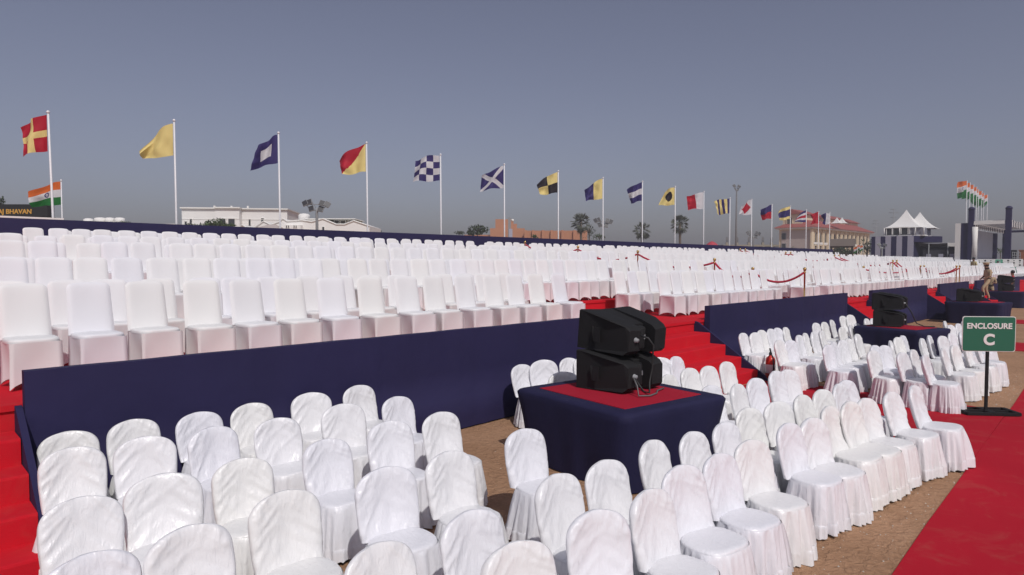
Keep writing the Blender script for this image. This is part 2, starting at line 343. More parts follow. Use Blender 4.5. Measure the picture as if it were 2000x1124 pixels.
# ------------------------------------------------------------------ satin ground chairs
def fold(p, th, ka, kb, sd):
    x, z = p; u = x*math.cos(th)+z*math.sin(th); v = -x*math.sin(th)+z*math.cos(th)
    n = noise.noise(Vector((u*ka, v*kb, sd))); return max(0.0, 1-abs(n)*2.6)**2
def satin_back(sd):
    b = MB(); nu, nv = 34, 36; W0 = .208; rings = []
    aL = math.radians(50+16*noise.noise(Vector((sd, 1, 0)))); aR = math.radians(130+16*noise.noise(Vector((sd, 2, 0))))
    for j in range(nv+1):
        t = (1-(1-j/nv)**1.7)*.992; fr = []; bk = []
        W = (W0+.016*math.sin(math.pi*min(1, t*.9)))*(1-max(0, (t-.62)/.38)**2.7)**(1/2.5)
        W *= 1+.02*noise.noise(Vector((t*3, sd, 1)))
        for i in range(nu+1):
            s_ = -1+2*i/nu; s_ = math.copysign(abs(s_)**.85, s_)
            x = s_*W; z = .43+.45*t+.012*(1-s_*s_)*max(0, t-.6)
            yb = .16+.10*t+.025*math.sin(math.pi*t)*(1-s_*s_)-.018*s_*s_
            th = .030*(1-abs(s_)**4)**.5*max(.05, 1-t**9)**.5
            lft = max(0, -s_)**.6; rgt = max(0, s_)**.6; low = 1-.5*t
            d = .024*low*(lft*fold((x, z), aL, 2.4, 13, sd)+rgt*fold((x, z), aR, 2.4, 13, sd+9))
            d += .009*low*(lft*fold((x, z), aL-.25, 3, 27, sd+2)+rgt*fold((x, z), aR+.25, 3, 27, sd+6))
            d += .016*max(0, t-.5)*2*fold((x, z), math.radians(65 if x > 0 else 115), 2, 15, sd+4)*abs(s_)**.6
            d += .014*fold((x, z), math.radians(35 if int(sd) % 2 else 145), 1.4, 7, sd+20)*(1-.8*t)
            d += .016*noise.noise(Vector((x*5, z*4, sd+40)))
            d *= (1-abs(s_)**10)*max(0, 1-t**12)
            if t < .10: d += .018*(1-t/.10)*fold((x, 0), 0, 20, 1, sd+3)
            fr.append((x, yb-th-d, z))
            d2 = .014*noise.noise(Vector((x*8, z*2, sd+60)))*(1-abs(s_)**6)*max(0, 1-t**10)
            bk.append((x, yb+th+d2, z))
        rings.append(fr+bk[-2:0:-1])
    b.loft(rings, 0, False, True)
    o = nv*len(rings[0]); n = len(rings[0])
    b.add([], []); top = rings[-1]
    b.f.append(tuple(o+k for k in range(n))); b.mi.append(0); b.sm.append(True)
    return b.mesh('back_cover', M['satin'])
def outline(a, wx=.210, fy=.185, by=.165, n=3.0):
    c, s_ = math.cos(a), math.sin(a); ey = fy if s_ < 0 else by
    r_ = (abs(c)**n+abs(s_)**n)**(-1/n); return (wx*r_*c, ey*r_*s_)
def satin_seat(sd):
    b = MB(); rings = []; seg = 44
    for fr, z in ((.02, .463), (.3, .462), (.6, .461), (.8, .460), (.92, .456), (.98, .448), (1.0, .436), (1.0, .42)):
        rg = []
        for k in range(seg):
            x, y = outline(2*math.pi*k/seg); x *= fr; y *= fr
            rg.append((x, y-.02, z+.006*noise.noise(Vector((x*9, y*9, sd)))*min(1, fr)+.004*fold((x, y), 1.2, 3, 14, sd)))
        rings.append(rg)
    b.loft(rings[::-1], 0, False, True); b.add(rings[0], [tuple(range(seg))], 0, True)
    return b.mesh('seat_cover', M['satin'])
def skirt_ring(sd, z, q, seg, hem=0.0):
    rg = []
    for k in range(seg):
        a = 2*math.pi*k/seg; x, y = outline(a); L_ = math.hypot(x, y); ux, uy = x/L_, y/L_
        ca, sa = math.cos(a), math.sin(a)
        f1 = noise.noise(Vector((ca*2.6, sa*2.6, sd+z*.8))); f2 = (1-abs(noise.noise(Vector((ca*4.5, sa*4.5, sd+7+z*.5))))*2.6)
        f3 = noise.noise(Vector((ca*14, sa*14, sd+z*2))) if hem else 0
        d = .004+.022*q+(q**.6)*(.045*f1+.046*f2)+hem*(.02*f3)
        rg.append((x+ux*d, y-.02+uy*d, z))
    return rg
def satin_skirt(sd):
    b = MB(); seg = 110
    rows = [skirt_ring(sd, .44-.315*q, q, seg) for q in (0, .03, .1, .2, .35, .5, .65, .8, .92, 1.0)]
    b.loft(rows[::-1], 0, False, True)
    return b.mesh('skirt', M['satin'])
def satin_hem(sd):
    b = MB(); seg = 120; rows = []
    for q, hm, z in ((1.0, 0, .128), (1.06, .15, .124), (1.1, .5, .10), (1.15, .9, .06), (1.2, 1.25, .02)):
        rg = skirt_ring(sd, .125, q, seg, hm)
        rows.append([(x, y, z+(.018*noise.noise(Vector((x*6, y*6, sd+2))) if z < .05 else 0)+.0) for x, y, _ in rg])
    b.loft(rows[::-1], 0, False, True)
    return b.mesh('hem_frill', M['satin'])
NV = 10
SAT = [(satin_back(k*11.3+1), satin_seat(k*7.1), satin_skirt(k*5.7+2), satin_hem(k*5.7+2)) for k in range(NV)]
b = MB(); b.tube([(0, 0, .30), (0, 0, 0)], [.016, .024], 6); LEG = b.mesh('leg', M['teal'])
CH = {}
CH['row along the long navy wall'] = [(125, 833), (245, 812), (371, 796), (488, 784), (600, 767), (692, 753)]
CH['second row from the long navy wall'] = [(138, 878), (284, 856), (411, 836), (541, 815), (667, 794), (769, 772)]
CH['third row from the long navy wall'] = [(148, 970), (320, 930), (470, 892), (632, 857), (757, 826), (855, 805)]
CH['fourth row from the long navy wall'] = [(172, 1083), (371, 1027), (547, 965), (748, 917), (868, 883), (1014, 841)]
CH['row in front of nearest speaker table'] = [(738, 1061), (916, 999), (1081, 935), (1177, 902), (1271, 864), (1349, 843), (1413, 821)]
CH['front row beside the sand strip'] = [(1006, 1060), (1152, 1003), (1257, 955), (1331, 917), (1398, 885), (1457, 858), (1531, 828), (1580, 815), (1618, 798), (1656, 789), (1688, 777), (1740, 765), (1787, 757)]
CH['second row behind the sand strip'] = [(1454, 798), (1515, 781), (1563, 772), (1604, 763), (1633, 751), (1652, 743)]
CH['short row right of nearest speaker table'] = [(1387, 754), (1435, 748), (1473, 738), (1510, 727), (1537, 722)]
CH['cluster between broad red steps and nearest table'] = [(1287, 699), (1316, 696), (1297, 730), (1341, 719), (1379, 713), (1413, 707)]
CH['cluster between long navy wall and nearest table'] = [(1016, 710), (1060, 706), (1108, 700), (1134, 697), (1097, 728)]
CH['far row against second navy wall'] = [(1432, 654), (1453, 652), (1476, 648), (1497, 645), (1515, 641), (1533, 639), (1590, 632), (1607, 629), (1622, 625), (1645, 617), (1657, 616)]
CH['far row behind the fire extinguisher'] = [(1521, 666), (1540, 663), (1558, 656), (1571, 653), (1587, 650), (1603, 646), (1640, 640), (1660, 634)]
CH['far row left of second speaker table'] = [(1612, 673), (1626, 669), (1640, 664), (1655, 660), (1672, 654), (1672, 632)]
CH['far row in front of second speaker table'] = [(1699, 683), (1710, 675), (1723, 672), (1737, 666), (1751, 660), (1760, 656)]
CH['far front row beside the green sign'] = [(1759, 688), (1780, 683), (1807, 693), (1842, 679), (1861, 673), (1884, 668), (1903, 662)]
CH['far row right of second speaker table'] = [(1798, 660), (1812, 655), (1838, 656), (1855, 651), (1872, 648), (1890, 645)]
CH['last row behind second speaker table'] = [(1690, 625), (1702, 622), (1718, 620), (1845, 628), (1857, 634), (1868, 632), (1880, 629), (1893, 634)]
ci = 0
LOOSE = {(1387, 754): 0}
for rowname, pts in CH.items():
    for k, (px, py) in enumerate(pts):
        p = onz(px, py, .83); p.y = min(p.y, 6.52); p.x = max(p.x, 12.36+.37*k) if 'second navy wall' in rowname else p.x; rz = random.gauss(0, .10)-.03
        if 'sand strip' in rowname: rz = random.gauss(-.13, .06)
        if 'cluster' in rowname or 'short row' in rowname: rz = random.gauss(-.05, .16)
        off = Matrix.Rotation(rz, 3, 'Z') @ Vector((0, .26, 0))
        where = rowname.replace('far block ', 'far block ')
        if len(pts) > 1: lab = 'white satin chair, %s in the %s' % (ordn(k+1), where) if len(where.split()) > 9 else 'white satin chair, %s from left in the %s' % (ordn(k+1), where)
        t = thing('covered_chair', lab, 'chair', (p.x-off.x, p.y-off.y, 0), rz, 'white satin covered chairs on the sand')
        vr = random.randrange(NV); tn = random.random()
        sc = random.uniform(.985, 1.02); t.scale = (sc*random.uniform(.96, 1.04), sc, sc*.94*random.uniform(.98, 1.02)); t.rotation_euler.x = random.gauss(0, .018); t.rotation_euler.y = random.gauss(0, .02)
        a, c_, d_, e_ = SAT[vr] if random.random() < .5 else (SAT[vr][0], SAT[(vr*3+1) % NV][1], SAT[(vr*3+1) % NV][2], SAT[(vr*3+1) % NV][3])
        bo = link('back_cover', a, t); se = link('seat_cover', c_, t); sk = link('skirt', d_, t); he = link('hem_frill', e_, sk)
        for o_ in (bo, se, sk, he): o_['tint'] = tn
        if 'front row' in rowname:
            for lx, ly in ((-.15, -.13), (.15, -.13), (-.15, .09), (.15, .09)): link('leg', LEG, t, (lx, ly, 0))
        ci += 1
# ------------------------------------------------------------------ stretch covered chairs on the stand
def sq(u, wx, yf, yb):   # point on square outline, u in [0,4): front, right, back, left
    i = int(u) % 4; f = u-int(u)
    c_ = [(-wx, yf), (wx, yf), (wx, yb), (-wx, yb)]; a = c_[i]; d = c_[(i+1) % 4]
    return a[0]+(d[0]-a[0])*f, a[1]+(d[1]-a[1])*f, 4*f*(1-f), i
def st_back(sd, nu, nv):
    b = MB(); W = .212
    def surf(side):
        rows = []
        for j in range(nv+1):
            t = j/nv; t = 1-(1-t)**1.4; rw = []
            Wt = (W-.012*t)*(1-max(0, (min(t, .9998)-.90)/.10)**4)**(1/4)
            Wt = max(Wt, .165) if t > .97 else Wt
            for i in range(nu+1):
                s_ = -1+2*i/nu; s_ = math.copysign(abs(s_)**.7, s_); x = s_*Wt
                z = .45+(.53+.014*(1-s_*s_))*t; yb = .175+.12*t-.02*s_*s_*t
                th = .027*(1-abs(s_)**6)**.5*max(0, 1-t**12)**.5
                dd = (.004*noise.noise(Vector((x*6, z*4, sd)))+(.006*max(0, 1-t*6)*noise.noise(Vector((x*20, z*6, sd)))))*(1-abs(s_)**6)*(1-t**8)
                rw.append((x, yb+side*(th+dd), z))
            rows.append(rw)
        return rows
    b.grid(surf(-1)); b.grid([r_[::-1] for r_ in surf(1)]); return b
def st_seat(sd, seg=28):
    b = MB(); rings = []
    for fr, z in ((1.0, .435), (1.01, .455), (.99, .47), (.93, .478), (.6, .482), (.05, .483)):
        rg = []
        for k in range(seg):
            a = 2*math.pi*k/seg; x, y = outline(a, .207, .217, .20, 5); rg.append((x*fr, y*fr, z+.003*noise.noise(Vector((x*8*fr, y*8*fr, sd)))))
        rings.append(rg)
    b.loft(rings, 0, False, True); b.add(rings[-1], [tuple(range(seg))], 0, True); return b
def st_skirt(sd, ns=10, nr=8):
    b = MB(); rows = []
    for j in range(nr+1):
        q = j/nr; rg = []
        for k in range(4*ns):
            x, y, m_, i = sq(k/ns, .206+.009*q, -.219-.008*q, .197+.010*q)
            pin = m_*.045*math.sin(math.pi*min(1, q*.62))*(1 if i != 0 else .8)
            pin += .012*noise.noise(Vector((x*5, z_*3 if False else y*5, sd+q)))*m_*q
            if i == 0: y += pin
            elif i == 1: x -= pin
            elif i == 2: y -= pin
            else: x += pin
            zb = .012+.075*m_**.8
            rg.append((x, y, .445+(zb-.445)*q))
        rows.append(rg)
    b.loft(rows[::-1], 0, False, True); return b
z_ = 0
STV = [(st_back(k*3.1, 12, 14).mesh('back_cover', M['stretch']), st_seat(k*2.2).mesh('seat_cover', M['stretch']), st_skirt(k*4.7).mesh('skirt', M['stretch'])) for k in range(5)]
rows_ = []   # (row name, tier, Y of back top, [X...])
rr = random.Random(11)
def span(x0, x1, p, jit=.03, miss=.02):
    o_ = []; x = x0
    while x < x1:
        if rr.random() > miss: o_.append(x+rr.gauss(0, jit))
        x += p
    return o_
L1S1 = [46, 174, 289, 389, 477, 559, 642, 715, 787, 841, 904, 956, 998, 1042, 1085]
rows_.append(('stand front row left of the steps', 0, 8.05, [onY(x, 550, 8.05).x for x in L1S1]))
front2 = [x for x in span(12.75, 56, .50) if not (20.9 < x < 21.5 or 30.2 < x < 30.8 or 38 < x < 38.5)]
rows_.append(('stand front row beyond the steps', 0, 8.05, front2))
rows_.append(('second stand row left of the steps', 0, 9.2, span(1.1, 9.6, .52, .04, .06)))
rows_.append(('second stand row beyond the steps', 0, 9.2, span(12.6, 56, .50, .03, .04)))
rows_.append(('third stand row', 1, 10.35, span(.75, 55.8, .455, .02, .015)))
rows_.append(('fourth stand row', 1, 11.5, span(.95, 55.8, .47, .03, .04)))
rows_.append(('fifth stand row', 2, 13.0, span(1.0, 55.6, .50, .03, .03)))
rows_.append(('sixth stand row', 2, 14.2, span(1.3, 55.6, .50, .03, .04)))
rows_.append(('seventh stand row', 3, 15.8, span(1.95, 55.6, .49, .03, .03)))
rows_.append(('eighth stand row', 3, 16.9, span(2.1, 55.4, .5, .03, .04)))
rows_.append(('ninth stand row', 4, 18.6, span(2.6, 55.2, .50, .03, .07)))
rows_.append(('last stand row before the rear wall', 4, 19.6, span(2.9, 55.2, .52, .03, .10)))
ALL = []
for nm, ti, Y, xs in rows_:
    k = 0
    for x in xs:
        u = pix((x, Y, LZ[ti]+.9))
        if u[0] < -45 or u[0] > 2040: continue
        if (18.7 < x < 19.35 and ti > 0) or (18.15 < x < 19.3 and ti == 0): continue
        k += 1; ALL.append((u[2], nm, k, ti, x, Y))
ALL.sort()
hid = MB()
fb = [st_back(3, 4, 5), st_seat(2, 12), st_skirt(1, 2, 3)]
for n_, (dep, nm, k, ti, x, Y) in enumerate(ALL):
    rz = rr.gauss(0, .05); y0 = Y-.295+rr.gauss(0, .035); z0 = LZ[ti]
    if n_ < 300:
        t = thing('stretch_chair', 'fitted white chair, %s from left in the %s' % (ordn(k), nm), 'chair', (x, y0, z0), rz, 'fitted white chairs on the stand')
        a, c_, d_ = STV[rr.randrange(5)]; tn = rr.random()
        for nn, me in (('back_cover', a), ('seat_cover', c_), ('skirt', d_)): link(nn, me, t)['tint'] = tn
    else:
        c_, s_ = math.cos(rz), math.sin(rz)
        for q in fb: hid.add([(x+c_*v[0]-s_*v[1], y0+s_*v[0]+c_*v[1], z0+v[2]) for v in q.v], q.f, 0, True)
o_ = tag(hid.build('far_chairs', M['stretch']), 'mass of fitted white chairs filling the farther stand rows', 'chairs', 'fitted white chairs on the stand', 'stuff'); o_['tint'] = .3
# ------------------------------------------------------------------ draped speaker tables
def drape_table(c, L_, W_, rz, h_, label, sd, inset=.19):
    t = thing('draped_table', label, 'table', (c[0], c[1], 0), rz, 'navy draped loudspeaker tables')
    b = MB(); seg = 96
    def ring(gx, gy, z, amp, nn=14, taper=0):
        rg = []
        for k in range(seg):
            a = 2*math.pi*k/seg; ca, sa = math.cos(a), math.sin(a)
            r_ = (abs(ca)**nn+abs(sa)**nn)**(-1/nn); x, y = r_*ca*gx, r_*sa*gy
            cor = min(abs(ca*r_), abs(sa*r_)); cor = max(0, (cor-.75)/.25)
            d = amp*(noise.noise(Vector((x*2.2, y*2.2, sd+z*.7)))+.6*noise.noise(Vector((x*6, y*6, sd+4+z*.5))))
            l_ = math.hypot(x, y); x += x/l_*(d-taper*cor); y += y/l_*(d-taper*cor)
            rg.append((x, y, z+(.006*noise.noise(Vector((x*5, y*5, sd))) if z > .5 else (.02*abs(noise.noise(Vector((x*3, y*3, sd)))) if z < .05 else 0))))
        return rg
    gx, gy = L_/2, W_/2
    rows = [ring(gx-.03, gy-.03, .008, .075, 14, .06), ring(gx-.015, gy-.015, h_*.3, .05, 14, .04), ring(gx, gy, h_*.62, .022, 14, .02), ring(gx+.012, gy+.012, h_*.88, .012, 14, -.02), ring(gx+.012, gy+.012, h_-.03, .006, 16, -.03),
            ring(gx, gy, h_, .003, 16, -.01), ring(gx-.06, gy-.06, h_+.006, .002, 16), ring(gx-.25, gy-.25, h_+.004, .001, 16)]
    b.loft(rows, 0, False, True); b.build('cloth', M['navy_table'], t)
    b = MB(); n = 12; o_ = inset
    b.bbox((0, 0, h_+.006), (L_-2*o_, W_-2*o_, .012), .002); b.build('red_cover', M['tabletop'], t)
    return t
T1 = (5.90, 4.28); T1R = math.radians(-8)
drape_table(T1, 1.58, 1.70, T1R, .80, 'nearest navy draped table with red top carrying two big loudspeakers', 3)
T2 = (16.35, 4.15); drape_table(T2, 1.25, 1.45, math.radians(-14), .80, 'second navy draped table standing among the far ground chairs', 9)
T3 = (28.9, 4.85); drape_table(T3, 1.3, 1.75, math.radians(-8), .80, 'navy draped table with red top carrying the single wedge loudspeaker', 15)
T4 = (40.6, 5.7); drape_table(T4, 1.3, 1.8, math.radians(-6), .80, 'farthest navy draped table under the dark covered loudspeaker', 21)
# ------------------------------------------------------------------ loudspeakers
def loudspeaker(p, rz, s, label, tilt=0, cable=True):
    t = thing('loudspeaker', label, 'loudspeaker', p, rz, 'black wedge loudspeakers on the draped tables'); t.rotation_euler.x = tilt; t.scale = (s, s, s)
    # local: front +y, rear -y ; side profile is a wedge tapering to the rear
    W, D, H1, H2 = .40, .34, .425, .24
    prof = [(D, 0), (D, H1), (D-.05, H1+.005), (-.12, H1-.055), (-D+.05, H1-.10), (-D, H1-.14), (-D, .07), (-D+.06, .02)]
    b = MB()
    for s_ in (-1, 1):
        xi, xo = s_*.115, s_*W
        a, d = (xi, xo)
        # plan taper at the rear: split the body into a main prism with chamfered outer rear edge
        n = len(prof); inn = [(a, y, z) for y, z in prof]; outp = [(d-s_*.10*max(0, (-y-.08)/.26), y, z-.0) for y, z in prof]
        mid = [(d-s_*.02-s_*.10*max(0, (-y-.08)/.26), y*1.0, z+(.012 if z > .1 else 0)) for y, z in prof]
        vs = inn+mid+outp; fs = []
        for r_ in range(2):
            for i in range(n):
                k = (i+1) % n; f = (r_*n+i, r_*n+k, (r_+1)*n+k, (r_+1)*n+i); fs.append(f if s_ > 0 else f[::-1])
        fs.append(tuple(range(n-1, -1, -1)) if s_ > 0 else tuple(range(n))); fs.append(tuple(2*n+i for i in range(n)) if s_ > 0 else tuple(2*n+i for i in range(n-1, -1, -1)))
        b.add(vs, fs)
    pc = [(D-.01, .01), (D-.01, H1-.0), (-.06, H1-.075), (-.16, H1-.10), (-.16, .05)]
    b.prism(pc, 0, -.114, .114); b.build('cabinet', M['black'], t)
    b = MB(); b.bbox((0, D+.004, H1/2), (2*W-.04, .03, H1-.04), .008); b.build('grille', M['grille'], t)
    for s_ in (-1, 1):
        b = MB(); x = s_*(W+.0015)
        b.box((x, .05, H1*.46), (.006, .10, .16)); b.build('handle_recess', M['black_matt'], t)
        b = MB(); b.tube([(x+s_*.002, .105, H1*.46-.085), (x+s_*.006, .105, H1*.46+.085)], .007, 6); b.build('handle_lip', M['black'], t)
    b = MB(); b.lathe([(.075, .06), (.082, .08), (.082, H1-.14), (.07, H1-.12)], (0, -.19, 0), 16); b.build('port_tube', M['black_matt'], t)
    b = MB(); b.box((.02, -.275, .2), (.014, .008, .05)); b.box((-.05, -.268, .23), (.02, .01, .012)); b.build('rear_latch', M['greymetal'], t)
    b = MB(); b.lathe([(.0, .03), (.022, .03), (.022, 0), (.03, 0), (.03, -.004), (0, -.004)], (0, 0, 0), 10); o_ = b.build('socket', M['greymetal'], t, (-.2, -D-.004, .19)); o_.rotation_euler.x = math.pi/2
    return t
def rot2(p, a): return (p[0]*math.cos(a)-p[1]*math.sin(a), p[0]*math.sin(a)+p[1]*math.cos(a))
sp1 = (T1[0]+.19, T1[1]+.09)
loudspeaker((sp1[0], sp1[1], .815), T1R+.06, 1.0, 'lower black loudspeaker resting on the nearest red topped table')
loudspeaker((sp1[0]+.08, sp1[1]+.04, 1.235), T1R+.02, 1.02, 'upper black loudspeaker stacked on another on the nearest table', .09)
b = MB(); q = lambda x, y, z: (sp1[0]+rot2((x, y), T1R)[0], sp1[1]+rot2((x, y), T1R)[1], z)
b.tube([q(-.10, -.37, 1.45), q(-.08, -.46, 1.43), q(-.02, -.48, 1.35), q(0, -.45, 1.1), q(-.03, -.44, .95), q(-.1, -.5, .845), q(-.16, -.47, .86), q(-.2, -.38, .99)], .011, 6)
tag(b.build('cable', M['rubber']), 'black cable hanging down the back of the two nearest loudspeakers', 'cable')
b = MB(); b.tube([q(-.22, -.38, 1.0), q(-.25, -.46, .93), q(-.27, -.5, .83), q(-.15, -.55, .826), q(.02, -.50, .826), q(.12, -.42, .83), q(.3, -.36, .826)], .009, 6)
tag(b.build('cable', M['greycable']), 'thin grey cable looping over the nearest red table top', 'cable')
s2 = (T2[0]+.02, T2[1]+.22)
loudspeaker((s2[0], s2[1], .815), math.radians(7), .85, 'lower black loudspeaker on the second draped table')
loudspeaker((s2[0]+.04, s2[1]+.02, 1.182), math.radians(4), .87, 'upper black loudspeaker of the stack on the second draped table')
b = MB(); b.tube([(s2[0]-.1, s2[1]-.30, 1.36), (s2[0]+.02, s2[1]-.40, 1.15), (s2[0]+.05, s2[1]-.5, .9), (s2[0]+.2, s2[1]-.62, .83), (s2[0]+.3, s2[1]-.8, .83)], .012, 6)
tag(b.build('cable', M['rubber']), 'black cable trailing behind the second pair of loudspeakers', 'cable')
loudspeaker((T3[0]-.05, T3[1]+.22, .815), math.radians(2), 1.08, 'single black wedge loudspeaker alone on the third draped table')
loudspeaker((T4[0]-.1, T4[1]-.05, .815), math.radians(6), .92, 'lower dark loudspeaker on the farthest draped table')
loudspeaker((T4[0]-.1, T4[1]-.04, 1.212), math.radians(2), .92, 'upper dark loudspeaker on the farthest draped table')
# ------------------------------------------------------------------ green sign
sgp = onz(1925, 809); t = thing('sign_stand', 'green sign reading ENCLOSURE C on a black stand', 'sign', (sgp.x, sgp.y, .02), math.radians(-50))
b = MB(); bw, bd = .74, .36
for (cx_, cy_, dx, dy) in ((0, -bd/2, bw, .05), (0, bd/2, bw, .05), (-bw/2+.025, 0, .06, bd), (bw/2-.025, 0, .06, bd), (0, 0, .09, bd), (0, 0, bw-.1, .035)): b.box((cx_, cy_, .022+.002*(dx < .1)), (dx, dy, .04+.004*(dx < .1)))
b.build('base', M['black'], t)
b = MB(); b.box((0, 0, .48), (.034, .034, .88)); b.build('post', M['black'], t)
def rrect(w_, h_, r_, n=5):
    o_ = []
    for cx_, cy_, a0 in ((w_/2-r_, h_/2-r_, 0), (-w_/2+r_, h_/2-r_, 90), (-w_/2+r_, -h_/2+r_, 180), (w_/2-r_, -h_/2+r_, 270)):
        for k in range(n+1): a = math.radians(a0+90*k/n); o_.append((cx_+r_*math.cos(a), cy_+r_*math.sin(a)))
    return o_
SW, SH = .72, .50; zc = .925+SH/2
b = MB(); b.prism([(x, z+zc) for x, z in rrect(SW+.02, SH+.02, .035)], 1, -.022, -.012); b.build('border', M['signwhite'], t)
b = MB(); b.prism([(x, z+zc) for x, z in rrect(SW, SH, .03)], 1, -.027, -.009); b.build('panel', M['green'], t)
text('ENCLOSURE', .113, M['signwhite'], t, (0, -.029, zc+.115), (math.pi/2, 0, 0), bold=.0032)
text('C', .22, M['signwhite'], t, (0, -.029, zc-.09), (math.pi/2, 0, 0), bold=.009)
# ------------------------------------------------------------------ fire extinguisher
ep = Vector((12.2, 5.3, 0)); t = thing('fire_extinguisher', 'red fire extinguisher standing at the foot of the red steps', 'extinguisher', (ep.x, ep.y, 0), .5); t.scale = (1.1, 1.1, 1.1)
b = MB(); b.lathe([(.07, 0), (.082, .01), (.082, .33), (.075, .375), (.05, .405), (.03, .415), (.03, .43)], (0, 0, 0), 20); b.build('cylinder', M['ext_red'], t)
b = MB(); b.lathe([(.083, .12), (.0835, .121), (.0835, .27), (.083, .271)], (0, 0, 0), 20); b.build('label_band', M['signwhite'], t)
b = MB(); b.lathe([(.026, .43), (.026, .47), (.018, .48)], (0, 0, 0), 12); b.prism([(-.03, .475), (.13, .52), (.135, .535), (-.03, .50)], 1, -.012, .012); b.prism([(.0, .44), (.12, .455), (.12, .465), (0, .46)], 1, -.01, .01); b.build('valve', M['black'], t)
b = MB(); b.tube([(-.02, 0, .45), (-.10, 0, .47), (-.19, -.02, .42), (-.24, -.03, .30), (-.25, -.03, .16)], [.011, .011, .012, .013, .02], 8); b.build('hose', M['rubber'], t)
# ------------------------------------------------------------------ rope stanchions
PROF = [(.15, 0), (.15, .012), (.05, .03), (.024, .05), (.024, .90), (.036, .905), (.036, .93), (.02, .935), (.03, .955), (.045, .985), (.05, 1.01), (.045, 1.035), (.03, 1.055), (.0, 1.06)]
b = MB(); b.lathe(PROF[:7], (0, 0, 0), 14); SP_ = b.mesh('post', M['brass'])
b = MB(); b.lathe(PROF[6:], (0, 0, 0), 14); SB_ = b.mesh('ball_top', M['brass'])
def stanchion(x, y, z, label):
    t = thing('rope_stanchion', label, 'stanchion', (x, y, z), 0, 'brass rope stanchions in the stand'); link('post', SP_, t); link('ball_top', SB_, t)
def rope(a, c_, sag, label):
    b = MB(); pts = [(a[0]+(c_[0]-a[0])*i/12, a[1]+(c_[1]-a[1])*i/12, a[2]+(c_[2]-a[2])*i/12-sag*4*(i/12)*(1-i/12)) for i in range(13)]
    b.tube(pts, .032, 7, cap=True); tag(b.build('barrier_rope', M['rope']), label, 'rope', 'red velvet ropes in the stand')
LINE = [(7.3, 0), (8.84, 0), (10.1, 1), (13.0, 2), (15.7, 3), (18.5, 4)]
WH = ['standing behind the navy wall', 'on the lowest level', 'on the second level', 'on the middle level', 'on the fourth level', 'on the top level']
for lx, nm in ((19.0, 'nearest rope line'), (38.0, 'left post of the far double line'), (38.7, 'right post of the far double line')):
    for k, (y, ti) in enumerate(LINE):
        stanchion(lx, y, LZ[ti], 'brass rope stanchion of the %s, %s' % (nm, WH[k])) if 'nearest' in nm else stanchion(lx, y, LZ[ti], 'brass stanchion, %s, %s' % (nm, WH[k]))
        if k: rope((lx, LINE[k-1][0], LZ[LINE[k-1][1]]+.92), (lx, y, LZ[ti]+.92), .30, 'red rope, %s, reaching the stanchion %s' % (nm.replace(' post of the', ' posts,'), WH[k]))
stanchion(29.2, 8.84, LZ[0], 'brass stanchion ending the long level rope of the lowest stand level'); rope((29.2, 8.84, LZ[0]+.92), (38.0, 8.84, LZ[0]+.92), .2, 'long level red rope stretched along the lowest stand level')
# ------------------------------------------------------------------ flags
PX = [100, 341, 545, 717, 861.5, 986, 1091.5, 1179, 1256, 1320, 1376, 1427, 1469.5, 1509, 1545, 1576, 1600, 1622]
PT = [222, 238, 262, 281, 304, 323, 336, 349, 356, 366, 376, 388, 391, 401, 404, 411, 415, 416]
def cross(u, v): return 'y' if abs(u-.5) < .1 or abs(v-.5) < .1 else 'r'
PAT = [
 ('red flag with a yellow cross', cross), ('plain yellow flag', lambda u, v: 'y'), ('blue flag with a white square', lambda u, v: 'w' if abs(u-.5) < .25 and abs(v-.5) < .23 else 'b'),
 ('flag split diagonally red and yellow', lambda u, v: 'r' if v > 1-u else 'y') if False else ('flag split diagonally red over yellow', lambda u, v: 'r' if v > u*0+(1-u) else 'y'),
 ('blue and white chequered flag', lambda u, v: 'w' if (int(u*4)+int((1-v)*4)) % 2 == 0 else 'b'),
 ('blue flag with a white diagonal cross', lambda u, v: 'w' if abs(u-v) < .13 or abs(u+v-1) < .13 else 'b'),
 ('yellow and black quartered flag', lambda u, v: 'y' if (u < .5) == (v > .5) else 'k'),
 ('flag half yellow and half blue', lambda u, v: 'y' if u < .5 else 'b'),
 ('blue flag with a white middle band', lambda u, v: 'w' if abs(v-.5) < .17 else 'b'),
 ('yellow flag with a black disc', lambda u, v: 'k' if math.hypot(u-.45, v-.5) < .27 else 'y'),
 ('flag half white and half red', lambda u, v: 'w' if u < .48 else 'r'),
 ('yellow and blue vertically striped flag', lambda u, v: 'b' if int(u*5.99) % 2 == 0 else 'y'),
 ('white flag with a red diamond', lambda u, v: 'r' if abs(u-.47)+abs(v-.5) < .42 else 'w'),
 ('flag half blue over half red', lambda u, v: 'b' if v > .5 else 'r'),
 ('yellow flag with a broad blue band', lambda u, v: 'b' if abs(v-.5) < .27 else 'y'),
 ('blue and white flag with red stripe', lambda u, v: 'r' if abs(v-.5) < .11 else ('w' if abs(v-.5) < .3 else 'b')),
 ('plain crimson swallowtail flag', lambda u, v: 'r'), ('white and blue swallowtail flag', lambda u, v: 'w' if u < .5 else 'b')]
